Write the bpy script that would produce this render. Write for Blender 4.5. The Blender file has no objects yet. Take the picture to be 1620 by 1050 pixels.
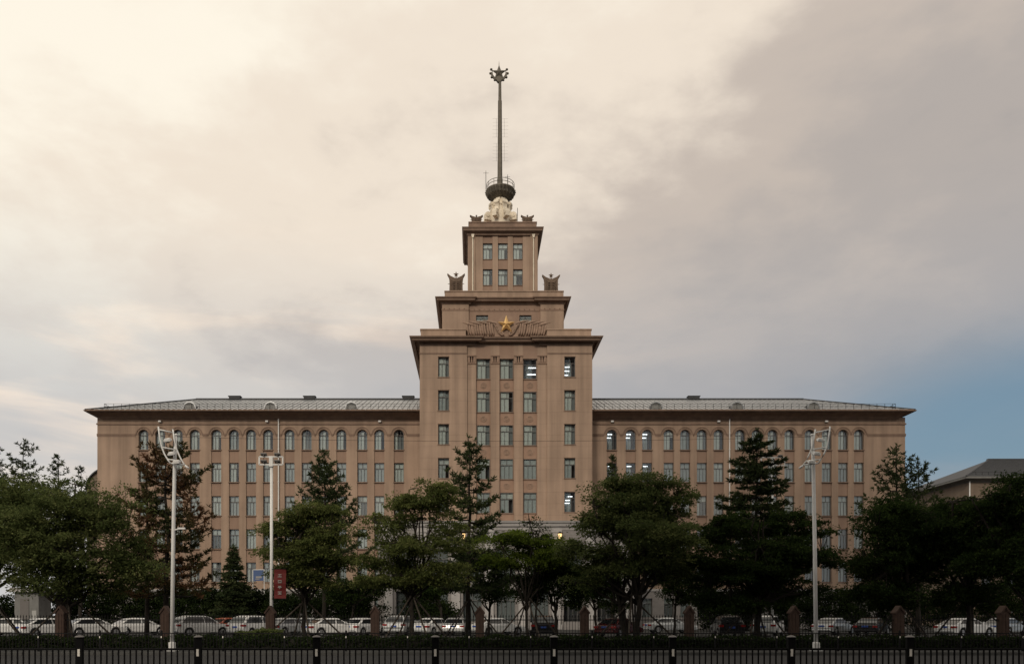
import bpy, math, random
import numpy as np
from mathutils import Vector, Matrix

random.seed(7)
RNG = np.random.default_rng(7)
SC = bpy.context.scene
COL = SC.collection
R = math.radians

# ------------------------------------------------------------------ camera
EYE = 1.7                      # eye height, metres
FPX, VX, HY = 1260.0, 750.0, 972.0   # focal length / vanishing point measured on the 1620 px photograph
cd = bpy.data.cameras.new('camera')
cam = bpy.data.objects.new('camera', cd); COL.objects.link(cam)
cam.location = (0, 0, EYE); cam.rotation_euler = (R(90), 0, 0)
cd.sensor_width = 36; cd.lens = 36 * FPX / 1620
cd.shift_x = (810 - VX) / 1620; cd.shift_y = (HY - 525) / 1620
cd.clip_start = 0.1; cd.clip_end = 5000
SC.camera = cam

# ------------------------------------------------------------------ sky, sun, exposure
SUN_AZ, SUN_EL = -160.0, 26.0   # veiled evening sun: low, behind the camera to its left
w = bpy.data.worlds.new('World'); SC.world = w; w.use_nodes = True
nt = w.node_tree; N = nt.nodes; L = nt.links; N.clear()
def nd(t, **k):
    n = N.new(t)
    for a, b in k.items(): setattr(n, a, b)
    return n
def mth(op, a, b=None, clamp=False):
    n = nd('ShaderNodeMath', operation=op); n.use_clamp = clamp
    for i, v in enumerate((a, b)):
        if v is None: continue
        if isinstance(v, (int, float)): n.inputs[i].default_value = v
        else: L.new(v, n.inputs[i])
    return n.outputs[0]
def sstep(v, a, b):
    n = nd('ShaderNodeMapRange', interpolation_type='SMOOTHSTEP')
    L.new(v, n.inputs[0]); n.inputs[1].default_value = a; n.inputs[2].default_value = b
    return n.outputs[0]
def cmix(f, a, b):
    n = nd('ShaderNodeMix', data_type='RGBA'); n.clamp_factor = True
    if isinstance(f, (int, float)): n.inputs[0].default_value = f
    else: L.new(f, n.inputs[0])
    for i, v in ((6, a), (7, b)):
        if isinstance(v, tuple): n.inputs[i].default_value = (*v, 1)
        else: L.new(v, n.inputs[i])
    return n.outputs[2]
sky = nd('ShaderNodeTexSky', sky_type='NISHITA'); sky.sun_disc = False
sky.sun_elevation = R(SUN_EL); sky.sun_rotation = R(SUN_AZ)
sky.air_density = 1.2; sky.dust_density = 1.5; sky.ozone_density = 1.5
tc = nd('ShaderNodeTexCoord'); sep = nd('ShaderNodeSeparateXYZ'); L.new(tc.outputs['Generated'], sep.inputs[0])
dx, dy, dz = sep.outputs
up = mth('MAXIMUM', dz, 0.0)
den = mth('ADD', up, 0.30)
comb = nd('ShaderNodeCombineXYZ')
L.new(mth('DIVIDE', dx, den), comb.inputs[0]); L.new(mth('DIVIDE', dy, den), comb.inputs[1]); L.new(mth('MULTIPLY', up, 1.5), comb.inputs[2])
def noise(scale, detail, rough, off, dist=0.0, vec=None, sc=(1, 1, 1)):
    mp = nd('ShaderNodeMapping'); mp.inputs['Location'].default_value = off; mp.inputs['Scale'].default_value = sc
    L.new(vec or comb.outputs[0], mp.inputs[0])
    n = nd('ShaderNodeTexNoise'); n.inputs['Scale'].default_value = scale; n.inputs['Detail'].default_value = detail
    n.inputs['Roughness'].default_value = rough; n.inputs['Distortion'].default_value = dist
    L.new(mp.outputs[0], n.inputs['Vector']); return n.outputs['Fac']
sunv = (math.sin(R(SUN_AZ)) * math.cos(R(SUN_EL)), math.cos(R(SUN_AZ)) * math.cos(R(SUN_EL)), math.sin(R(SUN_EL)))
dt = nd('ShaderNodeVectorMath', operation='DOT_PRODUCT'); L.new(tc.outputs['Generated'], dt.inputs[0]); dt.inputs[1].default_value = (-.66, -.46, .594)   # thin, bright part of the cloud sheet: high on the left
sd = dt.outputs['Value']
n_big = noise(1.1, 3, .5, (5.6, 2.9, 0), .15)
n_mid = noise(2.6, 6, .52, (0.4, 5.2, 0), .2)
n_fin = noise(7.5, 8, .58, (2, 9, 1), .15)
# cloud sheet: thin and bright towards the sun, thick and grey away from it
lum = mth('ADD', mth('ADD', sstep(sd, -.92, .40), mth('MULTIPLY', mth('SUBTRACT', n_mid, .5), .85)),
          mth('ADD', mth('MULTIPLY', mth('SUBTRACT', n_big, .5), .30), mth('MULTIPLY', mth('SUBTRACT', n_fin, .5), .34)))
ramp = nd('ShaderNodeValToRGB'); L.new(lum, ramp.inputs[0])
er = ramp.color_ramp; er.interpolation = 'EASE'
er.elements[0].position = 0.0; er.elements[0].color = (.31, .305, .31, 1)
er.elements[1].position = 1.0; er.elements[1].color = (1.0, .925, .79, 1)
for p, c in ((.26, (.46, .415, .385)), (.50, (.57, .495, .435)), (.75, (.87, .765, .645))):
    e = er.elements.new(p); e.color = (*c, 1)
# gaps in the cloud low down, away from the sun, where blue sky shows
low = sstep(up, .33, .22)
away = sstep(sd, -.47, -.60)
gap = mth('MULTIPLY', mth('MULTIPLY', low, away), sstep(noise(1.1, 5, .5, (7.3, 2.2, 0), .6), .34, .58), True)
skyb = nd('ShaderNodeVectorMath', operation='SCALE'); L.new(sky.outputs[0], skyb.inputs[0]); skyb.inputs['Scale'].default_value = .055
blue = cmix(.55, skyb.outputs[0], (.10, .27, .41))
# greyer sheet with pale streaks near the horizon
streak = noise(1.0, 6, .55, (4, 1, 0), .5, tc.outputs['Generated'], (2.2, 2.2, 13))
lowc = cmix(sstep(streak, .46, .66), (.52, .53, .545), (.86, .74, .64))
lowc2 = cmix(sstep(sd, -.50, -.15), (.36, .38, .415), lowc)
col1 = cmix(mth('MULTIPLY', sstep(up, .47, .20), .8), ramp.outputs[0], lowc2)
fin = cmix(mth('MULTIPLY', gap, .75), col1, blue)
bg = nd('ShaderNodeBackground'); bg.inputs[1].default_value = 1.0
sc10 = nd('ShaderNodeVectorMath', operation='SCALE'); L.new(fin, sc10.inputs[0]); sc10.inputs['Scale'].default_value = 10.0
L.new(sc10.outputs[0], bg.inputs[0]); bg.inputs[1].default_value = 0.1
wo = nd('ShaderNodeOutputWorld'); L.new(bg.outputs[0], wo.inputs[0])

sl = bpy.data.lights.new('sun', 'SUN'); sl.energy = 1.5; sl.angle = R(11); sl.color = (1, .88, .72)
so = bpy.data.objects.new('sun', sl); COL.objects.link(so)
so.rotation_euler = Vector(sunv).to_track_quat('Z', 'Y').to_euler(); so.location = (-30, 60, 80)
SC.view_settings.view_transform = 'Standard'; SC.view_settings.look = 'None'
SC.view_settings.gamma = 1.0; SC.view_settings.exposure = 0.0; SC.view_settings.use_curve_mapping = False

# ------------------------------------------------------------------ helpers
def PX(x, d): return (x - VX) * d / FPX
def PZ(y, d): return EYE + (HY - y) * d / FPX

def tag(o, label=None, cat=None, group=None, kind=None):
    if label: o['label'] = label
    if cat: o['category'] = cat
    if group: o['group'] = group
    if kind: o['kind'] = kind
    return o
def empty(name, loc, label=None, cat=None, group=None, rz=0):
    o = bpy.data.objects.new(name, None); COL.objects.link(o)
    o.location = loc; o.rotation_euler = (0, 0, rz); o.empty_display_size = .3
    return tag(o, label, cat, group)
def link(name, me, parent=None, loc=(0, 0, 0), rot=(0, 0, 0)):
    o = bpy.data.objects.new(name, me); COL.objects.link(o); o.parent = parent
    o.location = loc; o.rotation_euler = rot
    return o
def copy_tree(o, parent=None):
    c = o.copy(); COL.objects.link(c); c.parent = parent
    for ch in o.children: copy_tree(ch, c)
    return c

class MB:
    def __init__(s): s.v = []; s.f = []
    def add(s, vs, fs):
        k = len(s.v); s.v += [tuple(p) for p in vs]; s.f += [tuple(i + k for i in q) for q in fs]; return s
    def box(s, x0, x1, y0, y1, z0, z1):
        return s.add([(x0, y0, z0), (x1, y0, z0), (x1, y1, z0), (x0, y1, z0), (x0, y0, z1), (x1, y0, z1), (x1, y1, z1), (x0, y1, z1)],
                     [(0, 3, 2, 1), (4, 5, 6, 7), (0, 1, 5, 4), (1, 2, 6, 5), (2, 3, 7, 6), (3, 0, 4, 7)])
    def prism(s, poly, y0, y1):            # poly in (x,z), counter clockwise seen from -y
        n = len(poly)
        vs = [(x, y0, z) for x, z in poly] + [(x, y1, z) for x, z in poly]
        return s.add(vs, [tuple(range(n)), tuple(range(2 * n - 1, n - 1, -1))] +
                     [(i, i + n, (i + 1) % n + n, (i + 1) % n) for i in range(n)])
    def prismx(s, poly, x0, x1):           # poly in (y,z)
        n = len(poly)
        vs = [(x0, y, z) for y, z in poly] + [(x1, y, z) for y, z in poly]
        return s.add(vs, [tuple(range(n)), tuple(range(2 * n - 1, n - 1, -1))] +
                     [(i, i + n, (i + 1) % n + n, (i + 1) % n) for i in range(n)])
    def tube(s, pts, rs, n=6, cap=True):
        pts = [Vector(p) for p in pts]; k = len(pts); vs = []
        if not hasattr(rs, '__len__'): rs = [rs] * k
        for i, p in enumerate(pts):
            t = (pts[min(i + 1, k - 1)] - pts[max(i - 1, 0)])
            if t.length < 1e-9: t = Vector((0, 0, 1))
            t.normalize()
            a = t.cross(Vector((0, 0, 1)) if abs(t.z) < .9 else Vector((1, 0, 0))).normalized(); b = t.cross(a)
            for j in range(n):
                an = 2 * math.pi * j / n
                vs.append(p + (a * math.cos(an) + b * math.sin(an)) * rs[i])
        fs = [(i * n + j, i * n + (j + 1) % n, (i + 1) * n + (j + 1) % n, (i + 1) * n + j) for i in range(k - 1) for j in range(n)]
        if cap: fs += [tuple(range(n - 1, -1, -1)), tuple(range((k - 1) * n, k * n))]
        return s.add(vs, fs)
    def lathe(s, prof, n=24, c=(0, 0, 0), ph=0.0):    # prof list of (r,z) upwards
        k = len(prof); vs = []
        for r, z in prof:
            for j in range(n):
                a = 2 * math.pi * j / n + ph
                vs.append((c[0] + r * math.cos(a), c[1] + r * math.sin(a), c[2] + z))
        fs = [(i * n + j, i * n + (j + 1) % n, (i + 1) * n + (j + 1) % n, (i + 1) * n + j) for i in range(k - 1) for j in range(n)]
        fs += [tuple(range(n - 1, -1, -1)), tuple(range((k - 1) * n, k * n))]
        return s.add(vs, fs)
    def sweep(s, poly, prof, cap=True):    # rectilinear footprint (ccw), profile of (out, z) upwards
        n = len(poly); k = len(prof); vs = []
        for o, z in prof:
            vs += [(x, y, z) for x, y in offset(poly, o)]
        fs = [(i * n + j, i * n + (j + 1) % n, (i + 1) * n + (j + 1) % n, (i + 1) * n + j) for i in range(k - 1) for j in range(n)]
        if cap: fs += [tuple(range((k - 1) * n, k * n)), tuple(range(n - 1, -1, -1))]
        return s.add(vs, fs)
    def build(s, name, mat, parent=None, loc=(0, 0, 0), rot=(0, 0, 0), smooth=False, bevel=0, kind=None):
        me = bpy.data.meshes.new(name); me.from_pydata(s.v, [], s.f); me.validate()
        me.materials.append(M[mat])
        if smooth: me.shade_smooth()
        o = link(name, me, parent, loc, rot)
        if bevel:
            b = o.modifiers.new('bevel', 'BEVEL'); b.width = bevel; b.segments = 2; b.limit_method = 'ANGLE'
        if kind: o['kind'] = kind
        return o
def offset(poly, d):
    out = []; n = len(poly)
    for i in range(n):
        (ax, ay), (bx, by), (cx, cy) = poly[i - 1], poly[i], poly[(i + 1) % n]
        def nrm(px, py, qx, qy):
            l = math.hypot(qx - px, qy - py); return ((qy - py) / l, -(qx - px) / l)
        n1 = nrm(ax, ay, bx, by); n2 = nrm(bx, by, cx, cy)
        k = 1 + n1[0] * n2[0] + n1[1] * n2[1]
        out.append((bx + d * (n1[0] + n2[0]) / k, by + d * (n1[1] + n2[1]) / k))
    return out
def rectp(x0, x1, y0, y1): return [(x0, y0), (x1, y0), (x1, y1), (x0, y1)]
def openwall(mb, x0, x1, z0, z1, y, depth, holes):
    """front sheet at y with rectangular holes and their reveals running back by depth"""
    xs = sorted({x0, x1, *[h[0] for h in holes], *[h[1] for h in holes]})
    zs = sorted({z0, z1, *[h[2] for h in holes], *[h[3] for h in holes]})
    for i in range(len(xs) - 1):
        # merge vertically
        run = None
        for j in range(len(zs) - 1):
            cx, cz = (xs[i] + xs[i + 1]) / 2, (zs[j] + zs[j + 1]) / 2
            hole = any(h[0] < cx < h[1] and h[2] < cz < h[3] for h in holes)
            if not hole:
                if run is None: run = [zs[j], zs[j + 1]]
                else: run[1] = zs[j + 1]
            if hole or j == len(zs) - 2:
                if run:
                    mb.add([(xs[i], y, run[0]), (xs[i + 1], y, run[0]), (xs[i + 1], y, run[1]), (xs[i], y, run[1])], [(0, 1, 2, 3)])
                run = None
    for a, b, c, d in holes:
        e = y + depth
        mb.add([(a, y, c), (b, y, c), (b, y, d), (a, y, d), (a, e, c), (b, e, c), (b, e, d), (a, e, d)],
               [(0, 4, 5, 1), (1, 5, 6, 2), (2, 6, 7, 3), (3, 7, 4, 0)])

# ------------------------------------------------------------------ materials
M = {}
def mat(name, col, rough=.8, metal=0, spec=.3, nscale=0, namt=.15, bump=0, bscale=None, emit=None, estr=1, stain=0, joints=None):
    m = bpy.data.materials.new(name); m.use_nodes = True; M[name] = m
    t = m.node_tree; ns = t.nodes; b = ns['Principled BSDF']
    b.inputs['Base Color'].default_value = (*col, 1); b.inputs['Roughness'].default_value = rough
    b.inputs['Metallic'].default_value = metal; b.inputs['Specular IOR Level'].default_value = spec
    if emit: b.inputs['Emission Color'].default_value = (*emit, 1); b.inputs['Emission Strength'].default_value = estr
    g = ns.new('ShaderNodeNewGeometry')
    if nscale:
        n1 = ns.new('ShaderNodeTexNoise'); n1.inputs['Scale'].default_value = nscale; n1.inputs['Detail'].default_value = 6; n1.inputs['Roughness'].default_value = .6
        t.links.new(g.outputs['Position'], n1.inputs['Vector'])
        mr = ns.new('ShaderNodeMapRange'); mr.inputs[1].default_value = .3; mr.inputs[2].default_value = .7
        mr.inputs[3].default_value = 1 - namt; mr.inputs[4].default_value = 1 + namt
        t.links.new(n1.outputs['Fac'], mr.inputs[0]); f = mr.outputs[0]
        if stain:      # vertical run-off streaks
            mp = ns.new('ShaderNodeMapping'); mp.inputs['Scale'].default_value = (1.6, 1.6, .07)
            t.links.new(g.outputs['Position'], mp.inputs[0])
            n2 = ns.new('ShaderNodeTexNoise'); n2.inputs['Scale'].default_value = 1.0; n2.inputs['Detail'].default_value = 5
            t.links.new(mp.outputs[0], n2.inputs['Vector'])
            m2 = ns.new('ShaderNodeMapRange'); m2.inputs[1].default_value = .35; m2.inputs[2].default_value = .65
            m2.inputs[3].default_value = 1 - stain; m2.inputs[4].default_value = 1 + stain * .4
            t.links.new(n2.outputs['Fac'], m2.inputs[0])
            mm = ns.new('ShaderNodeMath'); mm.operation = 'MULTIPLY'; t.links.new(f, mm.inputs[0]); t.links.new(m2.outputs[0], mm.inputs[1]); f = mm.outputs[0]
        if joints:     # horizontal day joints of the render coat
            sp = ns.new('ShaderNodeSeparateXYZ'); t.links.new(g.outputs['Position'], sp.inputs[0])
            md = ns.new('ShaderNodeMath'); md.operation = 'PINGPONG'; md.inputs[1].default_value = joints / 2; t.links.new(sp.outputs[2], md.inputs[0])
            lt = ns.new('ShaderNodeMapRange'); lt.inputs[1].default_value = .015; lt.inputs[2].default_value = .05; lt.inputs[3].default_value = .87; lt.inputs[4].default_value = 1
            t.links.new(md.outputs[0], lt.inputs[0])
            mm = ns.new('ShaderNodeMath'); mm.operation = 'MULTIPLY'; t.links.new(f, mm.inputs[0]); t.links.new(lt.outputs[0], mm.inputs[1]); f = mm.outputs[0]
        vm = ns.new('ShaderNodeVectorMath'); vm.operation = 'SCALE'; vm.inputs[0].default_value = col
        t.links.new(f, vm.inputs['Scale']); t.links.new(vm.outputs[0], b.inputs['Base Color'])
    if bump:
        n3 = ns.new('ShaderNodeTexNoise'); n3.inputs['Scale'].default_value = bscale or nscale * 4; n3.inputs['Detail'].default_value = 5
        t.links.new(g.outputs['Position'], n3.inputs['Vector'])
        bp = ns.new('ShaderNodeBump'); bp.inputs['Strength'].default_value = bump; bp.inputs['Distance'].default_value = .02
        t.links.new(n3.outputs['Fac'], bp.inputs['Height']); t.links.new(bp.outputs[0], b.inputs['Normal'])
    return m
def glassmat(name, tint, refl, rough=.03):
    m = bpy.data.materials.new(name); m.use_nodes = True; M[name] = m
    t = m.node_tree; ns = t.nodes; ns.clear()
    o = ns.new('ShaderNodeOutputMaterial'); mx = ns.new('ShaderNodeMixShader'); tr = ns.new('ShaderNodeBsdfTransparent'); gl = ns.new('ShaderNodeBsdfGlossy')
    tr.inputs[0].default_value = (*tint, 1); gl.inputs[0].default_value = (.9, .95, 1, 1); gl.inputs['Roughness'].default_value = rough
    fr = ns.new('ShaderNodeFresnel'); fr.inputs[0].default_value = 1.5
    ad = ns.new('ShaderNodeMath'); ad.operation = 'ADD'; ad.inputs[1].default_value = refl; t.links.new(fr.outputs[0], ad.inputs[0])
    t.links.new(ad.outputs[0], mx.inputs[0]); t.links.new(tr.outputs[0], mx.inputs[1]); t.links.new(gl.outputs[0], mx.inputs[2]); t.links.new(mx.outputs[0], o.inputs[0])
def leafmat(name, c1, c2, c3=None, trans=.35):
    m = bpy.data.materials.new(name); m.use_nodes = True; M[name] = m
    t = m.node_tree; ns = t.nodes; ns.clear()
    o = ns.new('ShaderNodeOutputMaterial'); at = ns.new('ShaderNodeAttribute'); at.attribute_name = 'tint'
    rp = ns.new('ShaderNodeValToRGB'); rp.color_ramp.elements[0].color = (*c1, 1); rp.color_ramp.elements[1].color = (*c2, 1)
    if c3: rp.color_ramp.elements[1].position = .6; e = rp.color_ramp.elements.new(1.0); e.color = (*c3, 1)
    t.links.new(at.outputs['Fac'], rp.inputs[0])
    df = ns.new('ShaderNodeBsdfDiffuse'); tl = ns.new('ShaderNodeBsdfTranslucent'); mx = ns.new('ShaderNodeMixShader'); mx.inputs[0].default_value = trans
    t.links.new(rp.outputs[0], df.inputs[0]); t.links.new(rp.outputs[0], tl.inputs[0])
    t.links.new(df.outputs[0], mx.inputs[1]); t.links.new(tl.outputs[0], mx.inputs[2]); t.links.new(mx.outputs[0], o.inputs[0])

mat('stucco', (.325, .232, .174), .9, nscale=.35, namt=.11, stain=.19, bump=.15, bscale=6)
mat('stucco_tower', (.325, .232, .174), .9, nscale=.35, namt=.11, stain=.19, bump=.15, bscale=6, joints=1.36)
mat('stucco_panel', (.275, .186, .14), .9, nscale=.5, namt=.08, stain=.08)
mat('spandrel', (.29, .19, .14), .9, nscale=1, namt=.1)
mat('trim', (.22, .15, .113), .85, nscale=.5, namt=.14, stain=.16)
mat('emblem', (.27, .185, .138), .8, nscale=2, namt=.2)
mat('granite', (.23, .215, .21), .7, nscale=3, namt=.12, stain=.08, joints=.9)
mat('granite_light', (.36, .345, .34), .7, nscale=3, namt=.1, stain=.08)
mat('cream', (.74, .66, .54), .8, nscale=1.2, namt=.12, stain=.22)
mat('crest_stone', (.135, .095, .07), .85, nscale=2, namt=.2)
mat('gold', (.78, .52, .22), .35, metal=.75, spec=.5, nscale=3, namt=.1)
mat('bronze', (.115, .10, .08), .6, metal=.2, nscale=2, namt=.25)
mat('roof_metal', (.30, .31, .325), .40, metal=.5, spec=.5, nscale=.6, namt=.14)
mat('roof_dark', (.04, .042, .047), .6, nscale=2, namt=.2)
mat('frame', (.34, .34, .33), .6)
mat('frame_dark', (.13, .12, .115), .6)
mat('curtain', (.52, .55, .53), .9, nscale=3, namt=.08)
mat('curtain_grey', (.38, .415, .42), .9, nscale=3, namt=.1)
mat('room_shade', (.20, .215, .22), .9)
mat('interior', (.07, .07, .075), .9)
mat('lamp_tube', (.9, .9, .9), emit=(.93, .97, 1), estr=2.6)
mat('lamp_warm', (.9, .7, .4), emit=(1, .62, .25), estr=1.2)
mat('white_metal', (.70, .70, .69), .45, nscale=3, namt=.07)
mat('black_metal', (.006, .006, .0065), .75, spec=.08)
mat('dark_iron', (.011, .011, .012), .75, spec=.1)
mat('reflector', (.75, .72, .66), .4)
mat('pillar', (.048, .029, .022), .85, nscale=5, namt=.25)
mat('asphalt', (.016, .016, .017), .9, nscale=1.2, namt=.18, bump=.3, bscale=40)
mat('paving', (.030, .030, .029), .9, nscale=2.5, namt=.2)
mat('kerbstone', (.06, .06, .058), .85, nscale=2, namt=.2)
mat('soil', (.018, .017, .013), .95, nscale=.6, namt=.4)
mat('line_paint', (.2, .2, .2), .8, nscale=6, namt=.25)
mat('bark', (.022, .018, .014), .95, nscale=6, namt=.3)
mat('bark_grey', (.06, .052, .045), .95, nscale=6, namt=.3)
mat('wood_prop', (.055, .045, .036), .9, nscale=5, namt=.3)
mat('banner_red', (.10, .009, .008), .7, nscale=4, namt=.12)
mat('print_white', (.28, .27, .26), .8)
mat('board_blue', (.06, .10, .22), .6)
mat('paint_white', (.64, .64, .64), .25, spec=.5)
mat('paint_silver', (.42, .43, .44), .3, metal=.4, spec=.5)
mat('paint_black', (.015, .015, .017), .2, spec=.5)
mat('paint_red', (.05, .006, .006), .25, spec=.5)
mat('paint_orange', (.32, .07, .03), .3, spec=.5)
mat('paint_blue', (.03, .06, .16), .25, spec=.5)
mat('car_glass', (.012, .014, .016), .05, spec=.6)
mat('tyre', (.015, .015, .015), .85)
mat('rim', (.35, .35, .36), .35, metal=.7)
mat('tail_red', (.25, .012, .01), .25, spec=.5)
mat('head_clear', (.7, .72, .74), .15, spec=.6)
mat('plate_blue', (.04, .09, .35), .5)
mat('concrete', (.17, .17, .165), .85, nscale=2, namt=.15, stain=.12)
mat('stucco_far', (.17, .13, .10), .9, nscale=.4, namt=.1, stain=.1)
glassmat('glass', (.90, .94, .94), .05)
leafmat('leaf_green', (.046, .064, .023), (.105, .128, .046), (.185, .195, .078), .42)
leafmat('leaf_fresh', (.055, .075, .024), (.125, .145, .048), (.21, .21, .08), .45)
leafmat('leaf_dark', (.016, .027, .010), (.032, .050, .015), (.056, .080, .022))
leafmat('leaf_bright', (.05, .08, .015), (.11, .15, .025), (.19, .23, .04), .45)
leafmat('needle_green', (.026, .038, .018), (.052, .068, .030), (.085, .098, .045), .25)
leafmat('needle_brown', (.03, .042, .018), (.075, .055, .026), (.11, .056, .032), .25)
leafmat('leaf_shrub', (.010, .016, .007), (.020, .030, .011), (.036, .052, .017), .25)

# ------------------------------------------------------------------ ground
def slab(name, x0, x1, y0, y1, z, m, parent=None):
    o = MB().add([(x0, y0, z), (x1, y0, z), (x1, y1, z), (x0, y1, z)], [(0, 1, 2, 3)]).build(name, m, parent)
    o['kind'] = 'structure'; return o
slab('ground', -1500, 1500, -400, 2600, -.02, 'soil')
slab('road', -400, 400, -12, 33.5, 0, 'asphalt')
pv = MB().box(-400, 400, 33.72, 42.2, -.3, .12).build('pavement', 'paving'); pv['kind'] = 'structure'
kb = empty('kerb', (0, 33.5, 0)); kb['kind'] = 'structure'
kme = None
for i in range(-24, 30):
    b = MB().box(0, .985, 0, .2, -.2, .135) if kme is None else None
    if kme is None: o = b.build('kerb_stone', 'kerbstone', kb, (i * 1.0, 0, 0), bevel=.02); kme = o.data
    else:
        o = link('kerb_stone', kme, kb, (i * 1.0, 0, random.uniform(-.006, .006)))
for x in range(-40, 45, 8):
    slab('lane_marking', x, x + 4, 27.2, 27.35, .004, 'line_paint')
slab('campus_yard', -400, 400, 42.2, 91, .004, 'paving')

# ------------------------------------------------------------------ main building
DT = 95.0; DW = 98.0
bld = empty('university_building', (PX(800.5, DT), DT, 0),
            'long tan institute building with stepped central tower, star spire and arched top windows', 'building')
OX, OY = bld.location.x, bld.location.y
def B(mb, name, m, parent=None, **k):
    """link a mesh given in world coordinates under the building"""
    if parent is None or parent is bld:
        mb.v = [(x - OX, y - OY, z) for x, y, z in mb.v]
        return mb.build(name, m, bld, **k)
    p = parent
    ox, oy, oz = OX + p.location.x, OY + p.location.y, p.location.z
    mb.v = [(x - ox, y - oy, z - oz) for x, y, z in mb.v]
    return mb.build(name, m, p, **k)

# windows: meshes are shared, origin at the centre of the sill, front of the frame at y = 0
def win_meshes(key, wd, ht, arch=False, cols=3, fr='frame_dark'):
    r = wd / 2; zs = ht - r
    f = MB(); t = .055; d = .09
    f.box(-r, -r + t, 0, d, 0, zs if arch else ht); f.box(r - t, r, 0, d, 0, zs if arch else ht)
    f.box(-r + t, r - t, 0, d, 0, t)
    tz = zs if arch else ht * .70
    f.box(-r + t, r - t, .005, d, tz - t / 2, tz + t / 2)
    if arch:
        n = 12
        for i in range(n):
            a, b = math.pi * i / n, math.pi * (i + 1) / n
            q = [(r * math.cos(a), r * math.sin(a)), (r * math.cos(b), r * math.sin(b)), ((r - t) * math.cos(b), (r - t) * math.sin(b)), ((r - t) * math.cos(a), (r - t) * math.sin(a))]
            f.prism([(x, zs + z) for x, z in reversed(q)], 0, d)
        for k in range(1, cols):
            x = -r + wd * k / cols; f.box(x - t / 3, x + t / 3, .008, d, tz + t / 2, zs + math.sqrt(max(r * r - x * x, 0)) - t)
    else:
        f.box(-r + t, r - t, 0, d, ht - t, ht)
        f.box(-t / 3, t / 3, .008, d, tz + t / 2, ht - t)
    for k in range(1, cols):
        x = -r + wd * k / cols; f.box(x - t / 3, x + t / 3, .008, d, t, tz - t / 2)
    g = MB()
    if arch:
        n = 14
        g.add([(-r + .02, .05, .02), (r - .02, .05, .02)] + [((r - .02) * math.cos(math.pi * i / n), .05, zs + (r - .02) * math.sin(math.pi * i / n)) for i in range(n + 1)], [tuple(range(n + 3))])
    else:
        g.add([(-r + .02, .05, .02), (r - .02, .05, .02), (r - .02, .05, ht - .02), (-r + .02, .05, ht - .02)], [(0, 1, 2, 3)])
    def cur(a, b, z0=0.0, z1=ht):      # pleated curtain hung behind the glass
        c = MB(); n = max(6, int((b - a) * wd / .06)); vs = []
        for i in range(n + 1):
            x = -r + wd * (a + (b - a) * i / n); y = .17 + .018 * (i % 2)
            vs += [(x, y, z0), (x, y, z1)]
        c.add(vs, [(2 * i, 2 * i + 2, 2 * i + 3, 2 * i + 1) for i in range(n)])
        return c
    out = {}
    for nm, mb, mt in (('frame', f, fr), ('glass', g, 'glass'), ('full', cur(0, 1), 'curtain_grey'), ('full2', cur(.0, 1, ht * .03), 'curtain'), ('two', cur(0, .68), 'curtain'),
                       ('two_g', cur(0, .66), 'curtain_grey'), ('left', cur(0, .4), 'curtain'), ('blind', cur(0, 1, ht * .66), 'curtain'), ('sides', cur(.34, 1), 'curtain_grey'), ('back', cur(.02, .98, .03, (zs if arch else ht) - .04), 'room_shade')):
        me = bpy.data.meshes.new(key + '_' + nm); me.from_pydata(mb.v, [], mb.f); me.materials.append(M[mt]); out[nm] = me
    out['ht'] = ht; out['wd'] = wd
    return out
def tube_mesh(wd):
    me = bpy.data.meshes.new('tube'); b = MB().box(-wd / 2, wd / 2, 0, .1, 0, .07); me.from_pydata(b.v, [], b.f); me.materials.append(M['lamp_tube']); return me
TUBE = tube_mesh(.55)
def window(ws, x, y, z, style, lit=None):
    o = link('window', ws['frame'], bld, (x - OX, y - OY, z))
    link('glass', ws['glass'], o)
    for s in style:
        link('curtain', ws[s], o)
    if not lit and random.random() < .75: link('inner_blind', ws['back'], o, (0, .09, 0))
    for i, (lx, lz) in enumerate(lit or []):
        link('ceiling_tube', TUBE, o, (lx, .32, lz))
    if lit: link('room_partition', ws['two_g'], o, (0, .62, 0))
    return o
W_WING = win_meshes('wing', 1.20, 2.42)
W_ARCH = win_meshes('arch', 1.22, 2.42, True)
W_MID = win_meshes('mid', 1.55, 2.42)
W_SIDE = win_meshes('side', 1.30, 2.40)
W_TOP = win_meshes('top', 1.20, 2.05)
W_SLIT = win_meshes('slit', 1.50, 1.05)

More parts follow.
